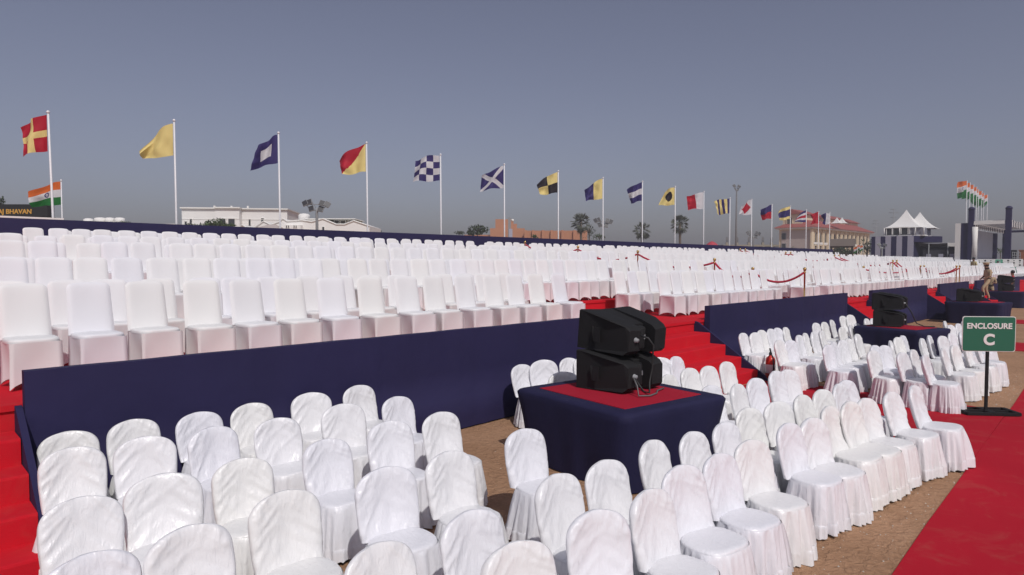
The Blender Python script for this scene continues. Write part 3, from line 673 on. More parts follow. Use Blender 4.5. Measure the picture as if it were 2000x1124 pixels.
GEO = [((91, 224), (95, 295), (31, 247), (42, 303)), ((338, 241), (339, 303), (278, 293), (277, 311)), ((541, 263), (543, 318), (503, 289), (494, 331)), ((714, 281), (715, 335), (662, 312), (672, 341)),
 ((860, 304), (861, 352), (812, 310), (811, 356)), ((984, 324), (985, 367), (944, 345), (941, 372)), ((1091, 336), (1091, 376), (1052, 360), (1058, 381)), ((1180, 349), (1180, 388), (1148, 370), (1149, 393)),
 ((1255, 356), (1256, 392), (1228, 371), (1236, 397)), ((1320, 366), (1320, 400), (1303, 374), (1291, 402)), ((1376, 376), (1376, 408), (1344, 385), (1349, 409)), ((1427, 388), (1427, 417), (1398, 394), (1405, 419)),
 ((1469, 390), (1469, 419), (1452, 402), (1444, 420)), ((1509, 400), (1509, 427), (1490, 411), (1493, 429)), ((1544, 403), (1544, 428), (1522, 414), (1526, 431)), ((1575, 411), (1575, 434), (1556, 426), (1553, 434)),
 ((1598, 414), (1598, 437), (1584, 421), (1583, 438)), ((1621, 417), (1621, 438), (1607, 419), (1608, 439))]
LEFT = -RT
def flag_mesh(pat, w_top, w_bot, drop_t, drop_b, hoist, sd, bulge=0.0, tail=False, n=44, tuck=0):
    """u: hoist->fly, v: bottom->top. w_*: sideways reach, drop_*: fall of the fly corners."""
    b = MB(); vs = []; keys = 'rybwkog'; mats = [FM[k] for k in keys]
    for j in range(n+1):
        v = j/n
        for i in range(n+1):
            u = i/n
            ww = w_bot+(w_top-w_bot)*v; dr = drop_b+(drop_t-drop_b)*v
            env = u**.7
            x = ww*u; z = hoist*(v-1)-dr*u**1.15
            z += bulge*math.sin(math.pi*u)*(.3+.7*v)-.35*bulge*math.sin(math.pi*u)*(1-v)
            amp = .15*hoist
            ph = u*7.5+v*2.2+sd; y = amp*env*math.sin(ph)+.05*hoist*env*noise.noise(Vector((u*3, v*3, sd*3)))*2
            y += .35*ww*tuck*u*u*(v if tuck > 0 else 1)
            z += .05*hoist*env*math.sin(u*6+v*3+sd*1.7)*(1 if v > .0 else 1)
            x += .02*hoist*env*noise.noise(Vector((u*4, v*4, sd+8)))
            if tail: x -= ww*.28*max(0, 1-abs(v-.5)*2.4)*u**3
            vs.append(LEFT*x+FH*y+UPV*z)
    fs = []; 
    b.v = [tuple(p) for p in vs]
    for j in range(n):
        for i in range(n):
            a = j*(n+1)+i; b.f.append((a, a+1, a+n+2, a+n+1)); b.mi.append(keys.index(pat((i+.5)/n, (j+.5)/n))); b.sm.append(True)
    return b.mesh('flag', mats)
def flagpole(base, top, label, rad=.035, group=None):
    d = top-base; b = MB(); b.tube([(0, 0, 0), d*.5, d], [rad, rad*.9, rad*.7], 10)
    t = thing('flagpole', label, 'flagpole', base, 0, group); b.build('pole', M['pole'], t)
    b = MB(); b.lathe([(rad*.7, 0), (rad*1.2, .01), (rad*1.3, .04), (rad*.8, .07), (0, .08)], d, 10); b.build('cap', M['pole'], t); return t
for i in range(18):
    base = onY(PX[i], 470, 20.85); top = onY(PX[i]-(6 if i == 0 else 1), PT[i], 20.85)
    base.z = 0; base.x = top.x+(.10 if i == 0 else .02); base.y = 20.85
    flagpole(base, top, 'tall white pole behind the rear wall flying the %s' % PAT[i][0], .034, 'white flagpoles behind the stand')
    HT, HB, TL, BL = GEO[i]; dep = (top-CPOS).dot(FW); k = dep/FPX
    me = flag_mesh(PAT[i][1], (HT[0]-TL[0])*k*1.05, (HB[0]-BL[0])*k*1.05, (TL[1]-HT[1])*k, (BL[1]-HB[1])*k, (HB[1]-HT[1])*k, i*1.37, bulge=(.10 if i in (1,) else .04), tail=i in (16, 17), tuck=(.8 if i in (0, 4, 7, 9) else .2))
    f = link('signal_flag', me, None, top+LEFT*.04-UPV*((HT[1]-PT[i])*k+.01)); tag(f, '%s flying from its white pole above the stand' % PAT[i][0], 'flag', 'signal flags behind the stand')
tri = lambda u, v: 'o' if v > .667 else ('w' if v > .333 else 'g')
def tri_flag(u, v):
    if abs(math.hypot((u-.5)*1.5, v-.5)-.105) < .03 or math.hypot((u-.5)*1.5, v-.5) < .025: return 'b'
    return tri(u, v)
top = at(119.5, 355, 23); base = top.copy(); base.z = 0
flagpole(base, top, 'thin white pole of the tricolour beside the black name board', .025)
k = 23/FPX; f = link('national_flag', flag_mesh(tri_flag, 61*k, 55*k, 20*k, 5*k, 45*k, 2.2, .02), None, top+LEFT*.03); tag(f, 'saffron white and green tricolour flying at the left above the black board', 'flag')
NX = [1889, 1895, 1902, 1908, 1911.5, 1918, 1922, 1929]; NT = [354, 358, 362, 366, 370, 374, 378, 381]
for i in range(8):
    d_ = 84+i*5; top = at(NX[i], NT[i], d_); base = top.copy(); base.z = 0; k = d_/FPX
    flagpole(base, top, 'slim white pole, %s of the row behind the pavilion' % ordn(i+1), .05, 'white poles behind the pavilion')
    f = link('national_flag', flag_mesh(tri_flag, (19-i*.7)*k, (15-i*.5)*k, 5*k, 9*k, (25-i)*k, i*1.1, .12, n=24), None, top+LEFT*.04)
    tag(f, 'tricolour flag on the %s pole of the row behind the pavilion' % ordn(i+1), 'flag', 'tricolour flags behind the pavilion')
# ------------------------------------------------------------------ background helpers (local frame: x right, y away, z up)
def fzone(px, d, rz=0.0):
    p = at(px, YH, d); p.z = 0; return p, YAW-math.pi/2+rz
def zpx(py, d): return CAMH+(YH-py)*d/FPX
def bld(name, label, cat, px, d, rz=None, group=None):
    p, a = fzone(px, d, (-math.atan2(px-1000, FPX) if px > 1600 else 0) if rz is None else rz); return thing(name, label, cat, p, a, group)
def bx(parent, name, m_, x0, x1, y0, y1, z0, z1):
    b = MB(); b.box(((x0+x1)/2, (y0+y1)/2, (z0+z1)/2), (x1-x0, y1-y0, z1-z0)); return b.build(name, m_, parent)
def window(parent, x, y, z, w_, h_, arch=False, axis='x', m_=None, fm=None, dep=.12):
    """opening on a wall facing -y (axis x) or -x (axis y): proud frame and recessed pane"""
    fm = fm or M['whitetrim']; pm = m_ or M['winglass']; fr = .12*min(w_, h_)
    def poly(W_, H_):
        if not arch: return [(-W_/2, 0), (W_/2, 0), (W_/2, H_), (-W_/2, H_)]
        return [(-W_/2, 0), (W_/2, 0)]+[(W_/2*math.cos(math.pi*k/8), H_-W_/2+W_/2*math.sin(math.pi*k/8)) for k in range(9)]
    po, pi_ = poly(w_+2*fr, h_+fr), poly(w_, h_-.0)
    b = MB(); n = len(po)
    for lev in (0,):
        vo = [(p[0], -dep, p[1]) for p in po]; vi = [(p[0], -dep, p[1]) for p in pi_]; vb = [(p[0], .02, p[1]) for p in pi_]; vo2 = [(p[0], .0, p[1]) for p in po]
        b.add(vo+vi+vb+vo2, [(i, (i+1) % n, n+(i+1) % n, n+i) for i in range(n)]+[(n+i, n+(i+1) % n, 2*n+(i+1) % n, 2*n+i) for i in range(n)]+[(3*n+i, 3*n+(i+1) % n, (i+1) % n, i) for i in range(n)])
    o_ = b.build('window', fm, parent, (x, y, z))
    b = MB(); b.prism(pi_, 1, -.012, .0); pn = b.build('pane', pm, o_)
    if axis == 'y': o_.rotation_euler.z = -math.pi/2
    return o_
def bush(px, py, wpx, hpx, d, label, m_='leaf', n=420, cat='bush', trunk=False, name='bush', sd=0, leaf=None):
    r_ = random.Random(sd*77+px); p, a = fzone(px, d); k = d/FPX; W, H = wpx*k, hpx*k; zc = zpx(py, d)
    t = thing(name, label, cat, p, a)
    b = MB(); lobes = [(r_.uniform(-.32, .32)*W, r_.uniform(-.3, .3)*W, zc+r_.uniform(-.25, .28)*H, r_.uniform(.22, .42)) for _ in range(9)]
    ls = leaf or max(.10, .055*W)
    for _ in range(n):
        l_ = r_.choice(lobes); v = Vector((r_.gauss(0, 1), r_.gauss(0, 1), r_.gauss(0, 1))).normalized()*r_.uniform(.55, 1.05)
        c_ = Vector((l_[0]+v.x*l_[3]*W*.75, l_[1]+v.y*l_[3]*W*.75, l_[2]+v.z*l_[3]*H*.9))
        nrm = (v+Vector((r_.gauss(0, .6), r_.gauss(0, .6), r_.gauss(.3, .6)))).normalized(); u = nrm.cross(Vector((0, 0, 1)))
        u = (u if u.length > .01 else Vector((1, 0, 0))).normalized(); w2 = nrm.cross(u); s_ = ls*r_.uniform(.6, 1.4)
        b.add([c_-u*s_*.5, c_+w2*s_*.8, c_+u*s_*.5, c_-w2*s_*.8], [(0, 1, 2, 3)])
    b.build('crown', M[m_], t)
    b = MB(); b.tube([(0, 0, 0), (.05*W, 0, zc*.5), (0, 0, zc+.15*H)], [.05*H+.05, .04*H+.04, .02*H+.02], 6)
    for q in range(4):
        an = q*1.6+r_.random(); b.tube([(0, 0, zc-.15*H), (math.cos(an)*.2*W, math.sin(an)*.2*W, zc+.12*H)], [.025*H+.02, .01*H+.01], 5)
    b.build('trunk', M['bark'], t); return t
def palm(px, ytop, wpx, ybase, d, label, sd):
    r_ = random.Random(sd); p, a = fzone(px, d); k = d/FPX; t = thing('palm_tree', label, 'palm tree', p, a, 'palmyra palms behind the stand')
    R_ = wpx*k*.5; zt = zpx(ytop, d); zc = zt-R_*.85; b = MB()
    b.tube([(.3, 0, 0), (.1, 0, zc*.5), (0, 0, zc+.1)], [.3, .22, .2], 9); b.build('trunk', M['bark'], t)
    b = MB()
    for i in range(50):
        el = math.radians(r_.uniform(-55, 85)) if i < 40 else math.radians(r_.uniform(-80, -50)); az = r_.uniform(0, 6.28)
        dv = Vector((math.cos(el)*math.cos(az), math.cos(el)*math.sin(az), math.sin(el))); L_ = R_*r_.uniform(.55, .72)
        c0 = Vector((0, 0, zc)); tip = c0+dv*L_+Vector((0, 0, -.06*R_)); b.tube([c0, c0+dv*L_*.5, tip], [.03, .025, .02], 4)
        sd_ = dv.cross(Vector((0, 0, 1))); sd_ = (sd_ if sd_.length > .05 else Vector((1, 0, 0))).normalized(); upn = sd_.cross(dv).normalized()
        tw = r_.uniform(-.7, .7); sx = sd_*math.cos(tw)+upn*math.sin(tw); F_ = R_*r_.uniform(.42, .56)
        for q in range(9):
            an = math.radians(-100+25*q); an2 = an+math.radians(13)
            e0 = tip+(dv*math.cos(an)+sx*math.sin(an))*F_*r_.uniform(.8, 1.05)-Vector((0, 0, .15*F_)); e1 = tip+(dv*math.cos(an2)+sx*math.sin(an2))*F_*.9
            m0 = tip+(dv*math.cos((an+an2)/2)+sx*math.sin((an+an2)/2))*F_*.5+upn*.04*F_
            b.add([tip, e0, m0, e1], [(0, 1, 2), (0, 2, 3)])
    b.build('crown', M['palmleaf'], t)
def floodlight(px, yt, yb, wpx, d, label, tall=False):
    p, a = fzone(px, d); k = d/FPX; t = thing('floodlight_mast', label, 'floodlight', p, a, 'floodlight masts beyond the stand')
    zt, zb = zpx(yt, d), zpx(yb, d); W = wpx*k; H = zt-zb
    b = MB(); b.tube([(0, 0, 0), (0, 0, zb), (0, 0, zb+H*.35)], [.14, .10, .09] if not tall else [.22, .14, .12], 10); b.build('pole', M['greymetal'], t)
    b = MB()
    for s_ in (-1, 1):
        b.tube([(0, 0, zb+H*.1), (s_*W*.3, 0, zb+H*.45), (s_*W*.46, 0, zb+H*.9)], W*.012, 5); b.tube([(0, .1, zb+H*.1), (s_*W*.1, .3, zb+H*.55), (s_*W*.2, .3, zb+H*.9)], W*.01, 5)
    b.tube([(-W*.4, 0, zb+H*.62), (W*.4, 0, zb+H*.62)], W*.012, 5); b.build('bracket', M['greymetal'], t)
    for (fx, fz, tl) in ((-.38, .72, -.5), (-.24, .80, -.35), (-.17, .30, -.35), (.19, .72, .3), (.14, .26, .25), (.36, .62, .55)):
        b = MB(); lw, lh = W*.19, H*.46; b.bbox((0, 0, 0), (lw, lw*.25, lh), lw*.05); o_ = b.build('lamp', M['greymetal'], t, (fx*W, -.12*W*.3, zb+fz*H)); o_.rotation_euler = (-.45, tl, 0)
        b = MB(); b.box((0, -lw*.13-.004, 0), (lw*.86, .008, lh*.88)); b.build('lamp_face', M['lampglass'], o_)
    return t
# ------------------------------------------------------------------ name board at the left
d = 40; k = d/FPX; t = bld('name_board', 'black wall at the left edge with gold letters RAJ BHAVAN', 'sign wall', 20, d)
X = lambda px: (px-20)*k
bx(t, 'wall', M['dark'], X(-70), X(98), 0, .6, 0, zpx(424, d)); bx(t, 'panel', M['dark'], X(-70), X(96), -.03, .58, zpx(423.4, d), zpx(400, d))
text('RAJ BHAVAN', .40, M['gold'], t, (X(66), -.045, zpx(414.5, d)), (math.pi/2, 0, 0), bold=.010, ext=.012, align='RIGHT')
bush(-4, 394, 26, 30, 48, 'dark tree top showing behind the black name board', 'leafdark', 300, 'tree', name='tree', sd=1)
# ------------------------------------------------------------------ white buildings at the left
d = 85; k = d/FPX; t = bld('low_building', 'low white flat roofed building with round water tanks on top', 'building', 230, d); X = lambda px: (px-230)*k
bx(t, 'wall', M['white'], X(112), X(345), 0, 7, 0, zpx(440, d)); bx(t, 'roof', M['whitetrim'], X(108), X(348), -.3, 7.3, zpx(440, d)+.002, zpx(438, d))
bx(t, 'roof_block', M['white'], X(150), X(216), 2, 6, zpx(438, d)+.003, zpx(432, d))
for q, (px, r_) in enumerate(((146, .62), (170, .75), (189, .6), (209, .62))):
    b = MB(); z0 = zpx(438, d)+.004 if q == 0 else zpx(432, d)+.004; h_ = zpx(424 if q == 0 else 422.5, d)-z0
    b.lathe([(r_, 0), (r_, h_*.8), (r_*.7, h_*.95), (r_*.25, h_)], (0, 0, 0), 16); tag(b.build('water_tank', M['white'], None, t.matrix_basis @ Vector((X(px), 3, z0))), 'white water tank, %s from left on the low roof' % ordn(q+1), 'water tank', 'water tanks on the low roof')
d = 95; k = d/FPX; t = bld('white_building', 'white flat roofed villa with three roof posts behind shrubs', 'building', 455, d, .12); X = lambda px: (px-455)*k
for (a_, c_, y0, yt) in ((356, 425, 1.2, 408), (425.2, 470, -.4, 408.5), (470.2, 556, .9, 409)):
    bx(t, 'wall', M['white'], X(a_), X(c_), y0, y0+9, 0, zpx(yt, d)); bx(t, 'cornice', M['whitetrim'], X(a_-2), X(c_+2), y0-.35, y0+9.3, zpx(yt, d)+.003+.004*(a_ > 430), zpx(yt-2.6, d)+.004*(a_ > 430))
    bx(t, 'string_course', M['whitetrim'], X(a_)+.01, X(c_)-.01, y0-.06, y0-.001, zpx(429, d), zpx(428, d))
for px in (417, 449, 480): bx(t, 'roof_post', M['whitetrim'], X(px-1.6), X(px+1.6), 1.2, 1.5, zpx(405.4, d), zpx(401.5, d))
for (px, py, w_, h_, y0) in ((439, 440.5, 11, 12, -.4), (455.5, 440.5, 12, 12, -.4), (484.5, 440, 3.5, 12, .9), (509, 436, 5, 10, .9), (373, 438, 4, 10, 1.2), (363.5, 440, 4, 7, 1.2)): window(t, X(px), y0, zpx(py, d), w_*k, h_*k)
d = 80; k = d/FPX; t = bld('gabled_building', 'long low white building with a zigzag gabled parapet', 'building', 600, d); X = lambda px: (px-600)*k
pl = [(463, 452), (466, 448), (474, 440), (486, 447), (499, 445), (516, 433), (530, 440), (547, 434), (554, 428), (562, 433), (590, 431), (610, 434), (632, 428), (658, 439), (674, 439), (692, 432), (722, 442)]
b = MB(); b.prism([(X(463), 0)]+[(X(a_), zpx(c_, d)) for a_, c_ in pl]+[(X(722), 0)][::1], 1, 0, 7); b.f = [f[::-1] for f in b.f]; b.build('wall', M['white'], t)
b = MB(); b.tube([(X(a_), -.05, zpx(c_, d)) for a_, c_ in pl], .10, 5, smooth=False); b.build('parapet_trim', M['whitetrim'], t)
bx(t, 'roof_block', M['white'], X(590), X(612), 1.5, 6, zpx(440, d), zpx(426, d)); bx(t, 'roof_room', M['concrete'], X(612), X(687), 2.5, 6, zpx(440, d), zpx(427.5, d)); bx(t, 'roof_slab', M['whitetrim'], X(588), X(690), 1.2, 6.3, zpx(427.4, d), zpx(426, d))
for px in (617, 648, 661, 676): window(t, X(px), 2.5, zpx(437, d), 9*k, 8*k, m_=M['winwarm'])
b = MB(); b.lathe([(.7, 0), (.72, .9), (.5, 1.05), (.1, 1.1)], (0, 0, 0), 14); tag(b.build('water_tank', M['white'], None, t.matrix_basis @ Vector((X(580), 3, zpx(431.5, d)))), 'white water tank on the zigzag gabled building', 'water tank')
b = MB(); z0, z1 = zpx(450, d), zpx(440, d)
b.add([(X(511), -3, z0), (X(562), -3, z0), (X(562), 1, z0), (X(511), 1, z0), (X(532), -1, z1), (X(545), -1, z1)], [(0, 1, 5, 4), (1, 2, 5), (2, 3, 4, 5), (3, 0, 4), (3, 2, 1, 0)]); b.build('porch_roof', M['gableshade_porch'], t); bx(t, 'porch', M['white'], X(516), X(558), -2.6, -.01, 0, z0-.002)
bx(t, 'annex', M['white'], X(560), X(593), -1, -.01, 0, zpx(441, d))
for px in (566.5, 570.5, 581, 585): window(t, X(px), -1, zpx(446, d), 1.8*k, 4*k)
window(t, X(632.5), 0, zpx(452, d), 4*k, 8*k)
floodlight(620, 391, 416, 58, 50, 'large floodlight mast with tilted lamps before the zigzag white building')
floodlight(1178, 426, 446, 40, 78, 'floodlight mast right of the first palm')
floodlight(1471, 451, 467, 30, 95, 'floodlight mast before the unfinished concrete frame')
floodlight(1437, 361, 375, 16, 130, 'very tall thin floodlight mast among the small flags', True)
floodlight(1722, 475, 487, 20, 80, 'small floodlight mast before the striped tent house')
for q, (px, py, w_, h_, dd) in enumerate(((381, 441, 32, 12, 75), (418, 437, 52, 20, 75), (452, 443, 34, 11, 74), (241, 438, 26, 10, 78), (278, 441, 16, 8, 78), (345, 444, 16, 8, 78), (735, 453, 30, 12, 90), (898, 455, 24, 10, 100), (932, 451, 46, 20, 100), (1150, 452, 26, 38, 118), (1170, 464, 26, 16, 112), (1044, 463, 18, 9, 90), (1290, 479, 26, 8, 100), (1345, 482, 20, 8, 100), (1550, 489, 18, 12, 130), (1566, 490, 18, 10, 130))):
    LB = ['small shrub at the left foot of the white villa', 'leafy green shrub before the white villa', 'low shrub right of centre before the white villa', 'shrub against the low tank roofed building', 'tiny shrub on the low building edge', 'tiny shrub left of the white villa', 'round bush right of the zigzag gabled building', 'dark bush left of the terracotta fort', 'spreading bush at the left of the terracotta fort', 'tall dark tree behind the first palm', 'bright round bush below the second floodlight', 'spiky shrub before the terracotta fort wall', 'low shrub between the second and third palms', 'low shrub right of the third palm', 'round bush before the arcaded building gable', 'second round bush before the arcaded building gable']
    bush(px, py, w_, h_, dd, LB[q], 'leafdark' if q in (7, 8, 9, 12, 13) else 'leaf', 520 if w_ > 40 else 300, sd=q)
# ------------------------------------------------------------------ terracotta fort
d = 140; k = d/FPX; t = bld('fort_building', 'terracotta walled fort like building with a square tower', 'building', 1040, d); X = lambda px: (px-1040)*k
for nm, a_, c_, yt, y0, y1 in (('wall', 905, 957, 458, 3, 12), ('tower_base', 957, 1025, 446, 1, 12), ('tower', 967, 1003, 427, 3, 9), ('wall', 1025, 1147, 451, 0, 14)): bx(t, nm, M['terra'], X(a_), X(c_), y0, y1, 0, zpx(yt, d))
for px in (1026, 1041, 1060, 1077, 1098, 1121): bx(t, 'buttress', M['terra'], X(px)-.25, X(px)+.25, -.7, -.003, 0, zpx(450.5, d))
for px in (1003.2,): bx(t, 'stair_block', M['terra'], X(px), X(1010), 3.5, 8, 0, zpx(436, d))
d = 60; k = d/FPX; t = bld('camera_post', 'grey post with a white dome camera before the terracotta fort', 'camera post', 995, d)
b = MB(); b.box((0, 0, zpx(426, d)/2), (.26, .26, zpx(426, d))); b.build('post', M['greymetal'], t)
bx(t, 'panel', M['paleboard'], -.05, .28, -.17, -.132, zpx(464, d), zpx(448, d))
b = MB(); b.tube([(.13, 0, zpx(430, d)), (.3, 0, zpx(429, d))], .03, 6); b.lathe([(.03, 0), (.11, -.05), (.13, -.14), (.08, -.22), (0, -.25)], (.3, 0, zpx(428.5, d)), 12); b.build('dome_camera', M['whitetrim'], t)
palm(1134, 418, 40, 468, 110, 'first palm tree, behind the right end of the terracotta fort', 3); palm(1253, 435, 36, 474, 118, 'second palm tree, behind the blue and white barred flag', 5); palm(1327, 422, 38, 478, 112, 'third palm tree, just right of the black disc flag', 8)
# ------------------------------------------------------------------ red canopy and unfinished frame
d = 95; k = d/FPX; t = bld('canopy', 'small red peaked canopy over a pale kiosk behind the stand', 'canopy', 1390, d)
b = MB(); b.lathe([(.95, zpx(479.5, d)), (.9, zpx(479, d)), (.45, zpx(474, d)), (.12, zpx(472, d)), (0, zpx(471.6, d))], (0, 0, 0), 10, smooth=False); b.build('roof', mat('canopy_red', (.45, .05, .07), .7), t)
b = MB(); b.box((0, 0, zpx(479, d)/2), (1.1, 1.1, zpx(479, d))); b.build('kiosk', M['concrete'], t)
d = 170; k = d/FPX; t = bld('concrete_frame', 'unfinished concrete building frame with bare rods on its columns', 'building', 1480, d); X = lambda px: (px-1480)*k
bx(t, 'slab', M['concrete'], X(1412), X(1532), 0, 12, zpx(482, d), zpx(478.5, d))
for px in (1420, 1440, 1463, 1490, 1507, 1529):
    bx(t, 'column', M['concrete'], X(px)-.3, X(px)+.3, -.2, .4, 0, zpx(482.2, d)); bx(t, 'column', M['concrete'], X(px)-.28, X(px)+.28, .1, .6, zpx(478.4, d), zpx(474, d))
    b = MB()
    for q in (-.2, 0, .2): b.tube([(X(px)+q, .3, zpx(474, d)), (X(px)+q*1.1, .3, zpx(463+abs(q)*6, d))], .05, 4)
    b.build('rebar', M['bark'], t)
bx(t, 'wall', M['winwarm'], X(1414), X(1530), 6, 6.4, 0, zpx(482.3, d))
# ------------------------------------------------------------------ arcaded building (faces along the stand)
d = 150; c0 = at(1583, YH, d); c0.z = 0
t = thing('arcade_building', 'cream three storey building with arched windows and red tiled roofs', 'building', c0, 0)
zr = zpx(447, d); gl = 7.4; L_ = 42
bx(t, 'wall', M['cream'], 0, L_, .02, gl, 0, zr); bx(t, 'gable_wall', M['gableshade_porch'], -.12, -.003, .03, gl-.6, 0, zr-.3)  # gable slab is greyer than the front, its shaded side painted in
bx(t, 'corner_pier', M['cream'], -.5, .9, -.35, .0, 0, zr-.05)
bx(t, 'eaves', M['whitetrim'], -.9, L_+.5, -.9, gl+.6, zr+.003, zr+.35)
b = MB(); b.add([(-1.2, -1.3, zr+.36), (L_+.8, -1.3, zr+.36), (L_+.8, gl+1, zr+.36), (-1.2, gl+1, zr+.36), (3.5, gl/2-1, zr+2.4), (L_-4, gl/2-1, zr+2.4), (L_-4, gl/2+1, zr+2.4), (3.5, gl/2+1, zr+2.4)], [(0, 1, 5, 4), (1, 2, 6, 5), (2, 3, 7, 6), (3, 0, 4, 7), (4, 5, 6, 7), (3, 2, 1, 0)]); b.build('roof', M['redroof'], t)
bay = 3.05
for i in range(13):
    x = 2.6+i*bay; fl = zr/3
    window(t, x, .02, zr-fl+.35, 1.5, fl-1.0, True, m_=M['winwarm'], fm=M['cream'], dep=.25); window(t, x, .02, zr-2*fl+.35, 1.5, fl-.9, m_=M['winwarm'], fm=M['cream'], dep=.25); window(t, x, .02, .5, 1.5, fl-1.1, m_=M['winwarm'], fm=M['cream'], dep=.25)
    if i < 12: bx(t, 'pier', M['cream'], x+bay/2-.3, x+bay/2+.3, -.28, .017, 0, zr-.06)
for z in (zr/3, 2*zr/3): bx(t, 'balcony_band', M['whitetrim'], .95, L_, -.2, .018, z-.25, z+.28)
for z in (zr*.28, zr*.6, zr*.85): window(t, -.12, gl-1.2, z-.8, .9, 1.4, axis='y', fm=M['greymetal'])
for (x0, x1, y0, y1, h_) in ((1, 9, 2.5, 7, 2.6), (14, 30, 2.5, 7, 2.2), (33, 40, 2.5, 7, 1.9)):
    bx(t, 'roof_room', M['cream'], x0, x1, y0, y1, zr+.9, zr+1.0+h_); b = MB(); b.prism([(y0-.7, zr+1.01+h_), (y1+.7, zr+1.01+h_), ((y0+y1)/2, zr+2.2+h_)], 0, x0-.6, x1+.6); b.build('roof', M['redroof'], t)
window(t, .999, 5.4, zr+1.4, 1.2, 1.7, True, axis='y', m_=M['winwarm'], fm=M['cream'])
def pagoda(parent, x, y, z, a_, h_, name='tent_roof'):
    b = MB(); rg = []
    for q in range(11):
        r_ = (1-q/10); r2 = max(r_, .012); zz = h_*((1-r_)**2.0*.75+.25*(1-r_)); rg.append([(x+sx*a_*r2, y+sy*a_*r2, z+zz) for sx, sy in ((-1, -1), (0, -1.0+.04*r_), (1, -1), (1.0-.04*r_, 0), (1, 1), (0, 1.0-.04*r_), (-1, 1), (-1.0+.04*r_, 0))])
    b.loft(rg, 0, True, False); return b.build(name, M['tent'], parent)
d2 = 158
for q, px in enumerate((1633, 1643)):
    p = at(px, YH, d2); tt = thing('tent', 'small white peaked tent, %s on the arcaded building roof' % ('left one' if q == 0 else 'right one'), 'tent', (p.x, p.y, 0), 0, 'white tents on the far roof')
    pagoda(tt, 0, 0, zpx(437, d2), 1.1, 1.5)
    b = MB()
    for sx in (-1, 1):
        for sy in (-1, 1): b.tube([(sx, sy, zr+1.5), (sx, sy, zpx(437, d2))], .07, 5)
    b.build('legs', M['tent'], tt)
# ------------------------------------------------------------------ hut, trees, masts
d = 112; k = d/FPX; t = bld('hut', 'dark gable roofed open hut before the arcaded building', 'hut', 1645, d, -.5)
b = MB(); z0, z1 = zpx(481.5, d), zpx(467, d); b.prism([(-1.9, z0), (1.9, z0), (0, z1)], 0, -2.1, 1.9); b.prism([(-1.6, z0-.25), (1.6, z0-.25), (1.6, z0-.01), (-1.6, z0-.01)], 0, -1.9, 1.7); b.build('roof', M['brownroof'], t)
for sx in (-1.7, 1.5):
    for sy in (-1.4, 1.4):
        b = MB(); b.tube([(sx, sy, 0), (sx, sy, z0-.2)], .12, 6); b.build('post', M['bark'], t)
bx(t, 'low_wall', M['bark'], -1.6, 1.4, -1.2, 1.2, 0, zpx(490, d))
bush(1637, 491, 40, 20, 105, 'dark bushy tree below the hut roof', 'leafdark', 500, 'tree', name='tree', sd=31); bush(1662, 493, 34, 20, 104, 'dark low tree right under the hut', 'leafdark', 420, 'tree', name='tree', sd=32); bush(1693, 486, 30, 38, 110, 'dark rounded tree left of the striped tent house', 'leafdark', 520, 'tree', name='tree', sd=33)
for q, (px, yt) in enumerate(((1675, 483), (1680, 479), (1686, 480))):
    d_ = 90; top = at(px, yt, d_); base = top.copy(); base.z = 0; flagpole(base, top, 'tiny thin pole, %s of three before the dark tree' % ordn(q+1), .03, 'tiny poles by the dark tree'); kk = d_/FPX
    tag(link('national_flag', flag_mesh(tri_flag, 7*kk, 6*kk, 2*kk, 4*kk, 9*kk, q*2., .03, n=12), None, top+LEFT*.03), 'tiny tricolour on the %s of three thin poles by the dark tree' % ordn(q+1), 'flag', 'tiny tricolours by the dark tree')
for q, (px, yt, yb, d_) in enumerate(((1709, 430, 468, 130), (1743, 407, 447, 110))):
    t = bld('antenna_mast', ['thin dark antenna mast with cross arms left of the tent house', 'thin antenna mast behind the white tent peaks'][q], 'antenna', px, d_); z = zpx(yt, d_); b = MB(); b.tube([(0, 0, 0), (0, 0, z)], [.12, .06], 6)
    for zz, l_ in ((.2, .5), (.8, .7), (1.6, .45)): b.tube([(-l_, 0, z-zz), (l_, 0, z-zz)], .035, 4); b.tube([(0, -l_, z-zz-.15), (0, l_, z-zz-.15)], .03, 4)
    b.build('mast', M['greymetal'], t)
# ------------------------------------------------------------------ striped tent house
d = 85; k = d/FPX; t = bld('tent_house', 'navy and white striped box topped by a glazed room', 'building', 1741, d, -math.atan2(741, FPX)-.22); X = lambda px: (px-1741)*k*.93
zb, zt = 0, zpx(462, d); xs = [1702.4, 1710, 1720, 1729, 1739.6, 1749.7, 1760, 1769.7, 1780.6]
for i in range(8): bx(t, 'stripe_panel', M['navy'] if i % 2 == 0 else M['paleboard'], X(xs[i])+.004, X(xs[i+1])-.004, -.05-.012*(i % 2), .05, .02, zt+.02*(i % 2))
bx(t, 'body', M['navy'], X(1702.6), X(1780), .06, 5.5, .01, zt-.02); b = MB(); b.prism([(X(1780.8), .0), (X(1816), 4.2), (X(1816), 5.4), (X(1780.2), 5.4)], 2, zpx(474, d), zt-.01); b.build('side_band', M['navy'], t)
bx(t, 'room', M['greyboard'], X(1724), X(1796), 1.0, 5, zt+.002, zpx(446, d)); bx(t, 'sill', M['whitetrim'], X(1722), X(1797), .9, 5.1, zt-.012, zt+.15)
for a_, c_ in ((1727, 1737.5), (1739, 1752), (1754.5, 1767), (1770, 1778)): window(t, X((a_+c_)/2), 1.0, zt+.25, (c_-a_)*k*.85, 13*k, fm=M['whitetrim'], m_=M['greyboard'] if a_ == 1770 else M['winglass'])
tp = thing('tent', 'white twin peaked tent roof over the glazed room', 'tent', t.location, t.rotation_euler.z)
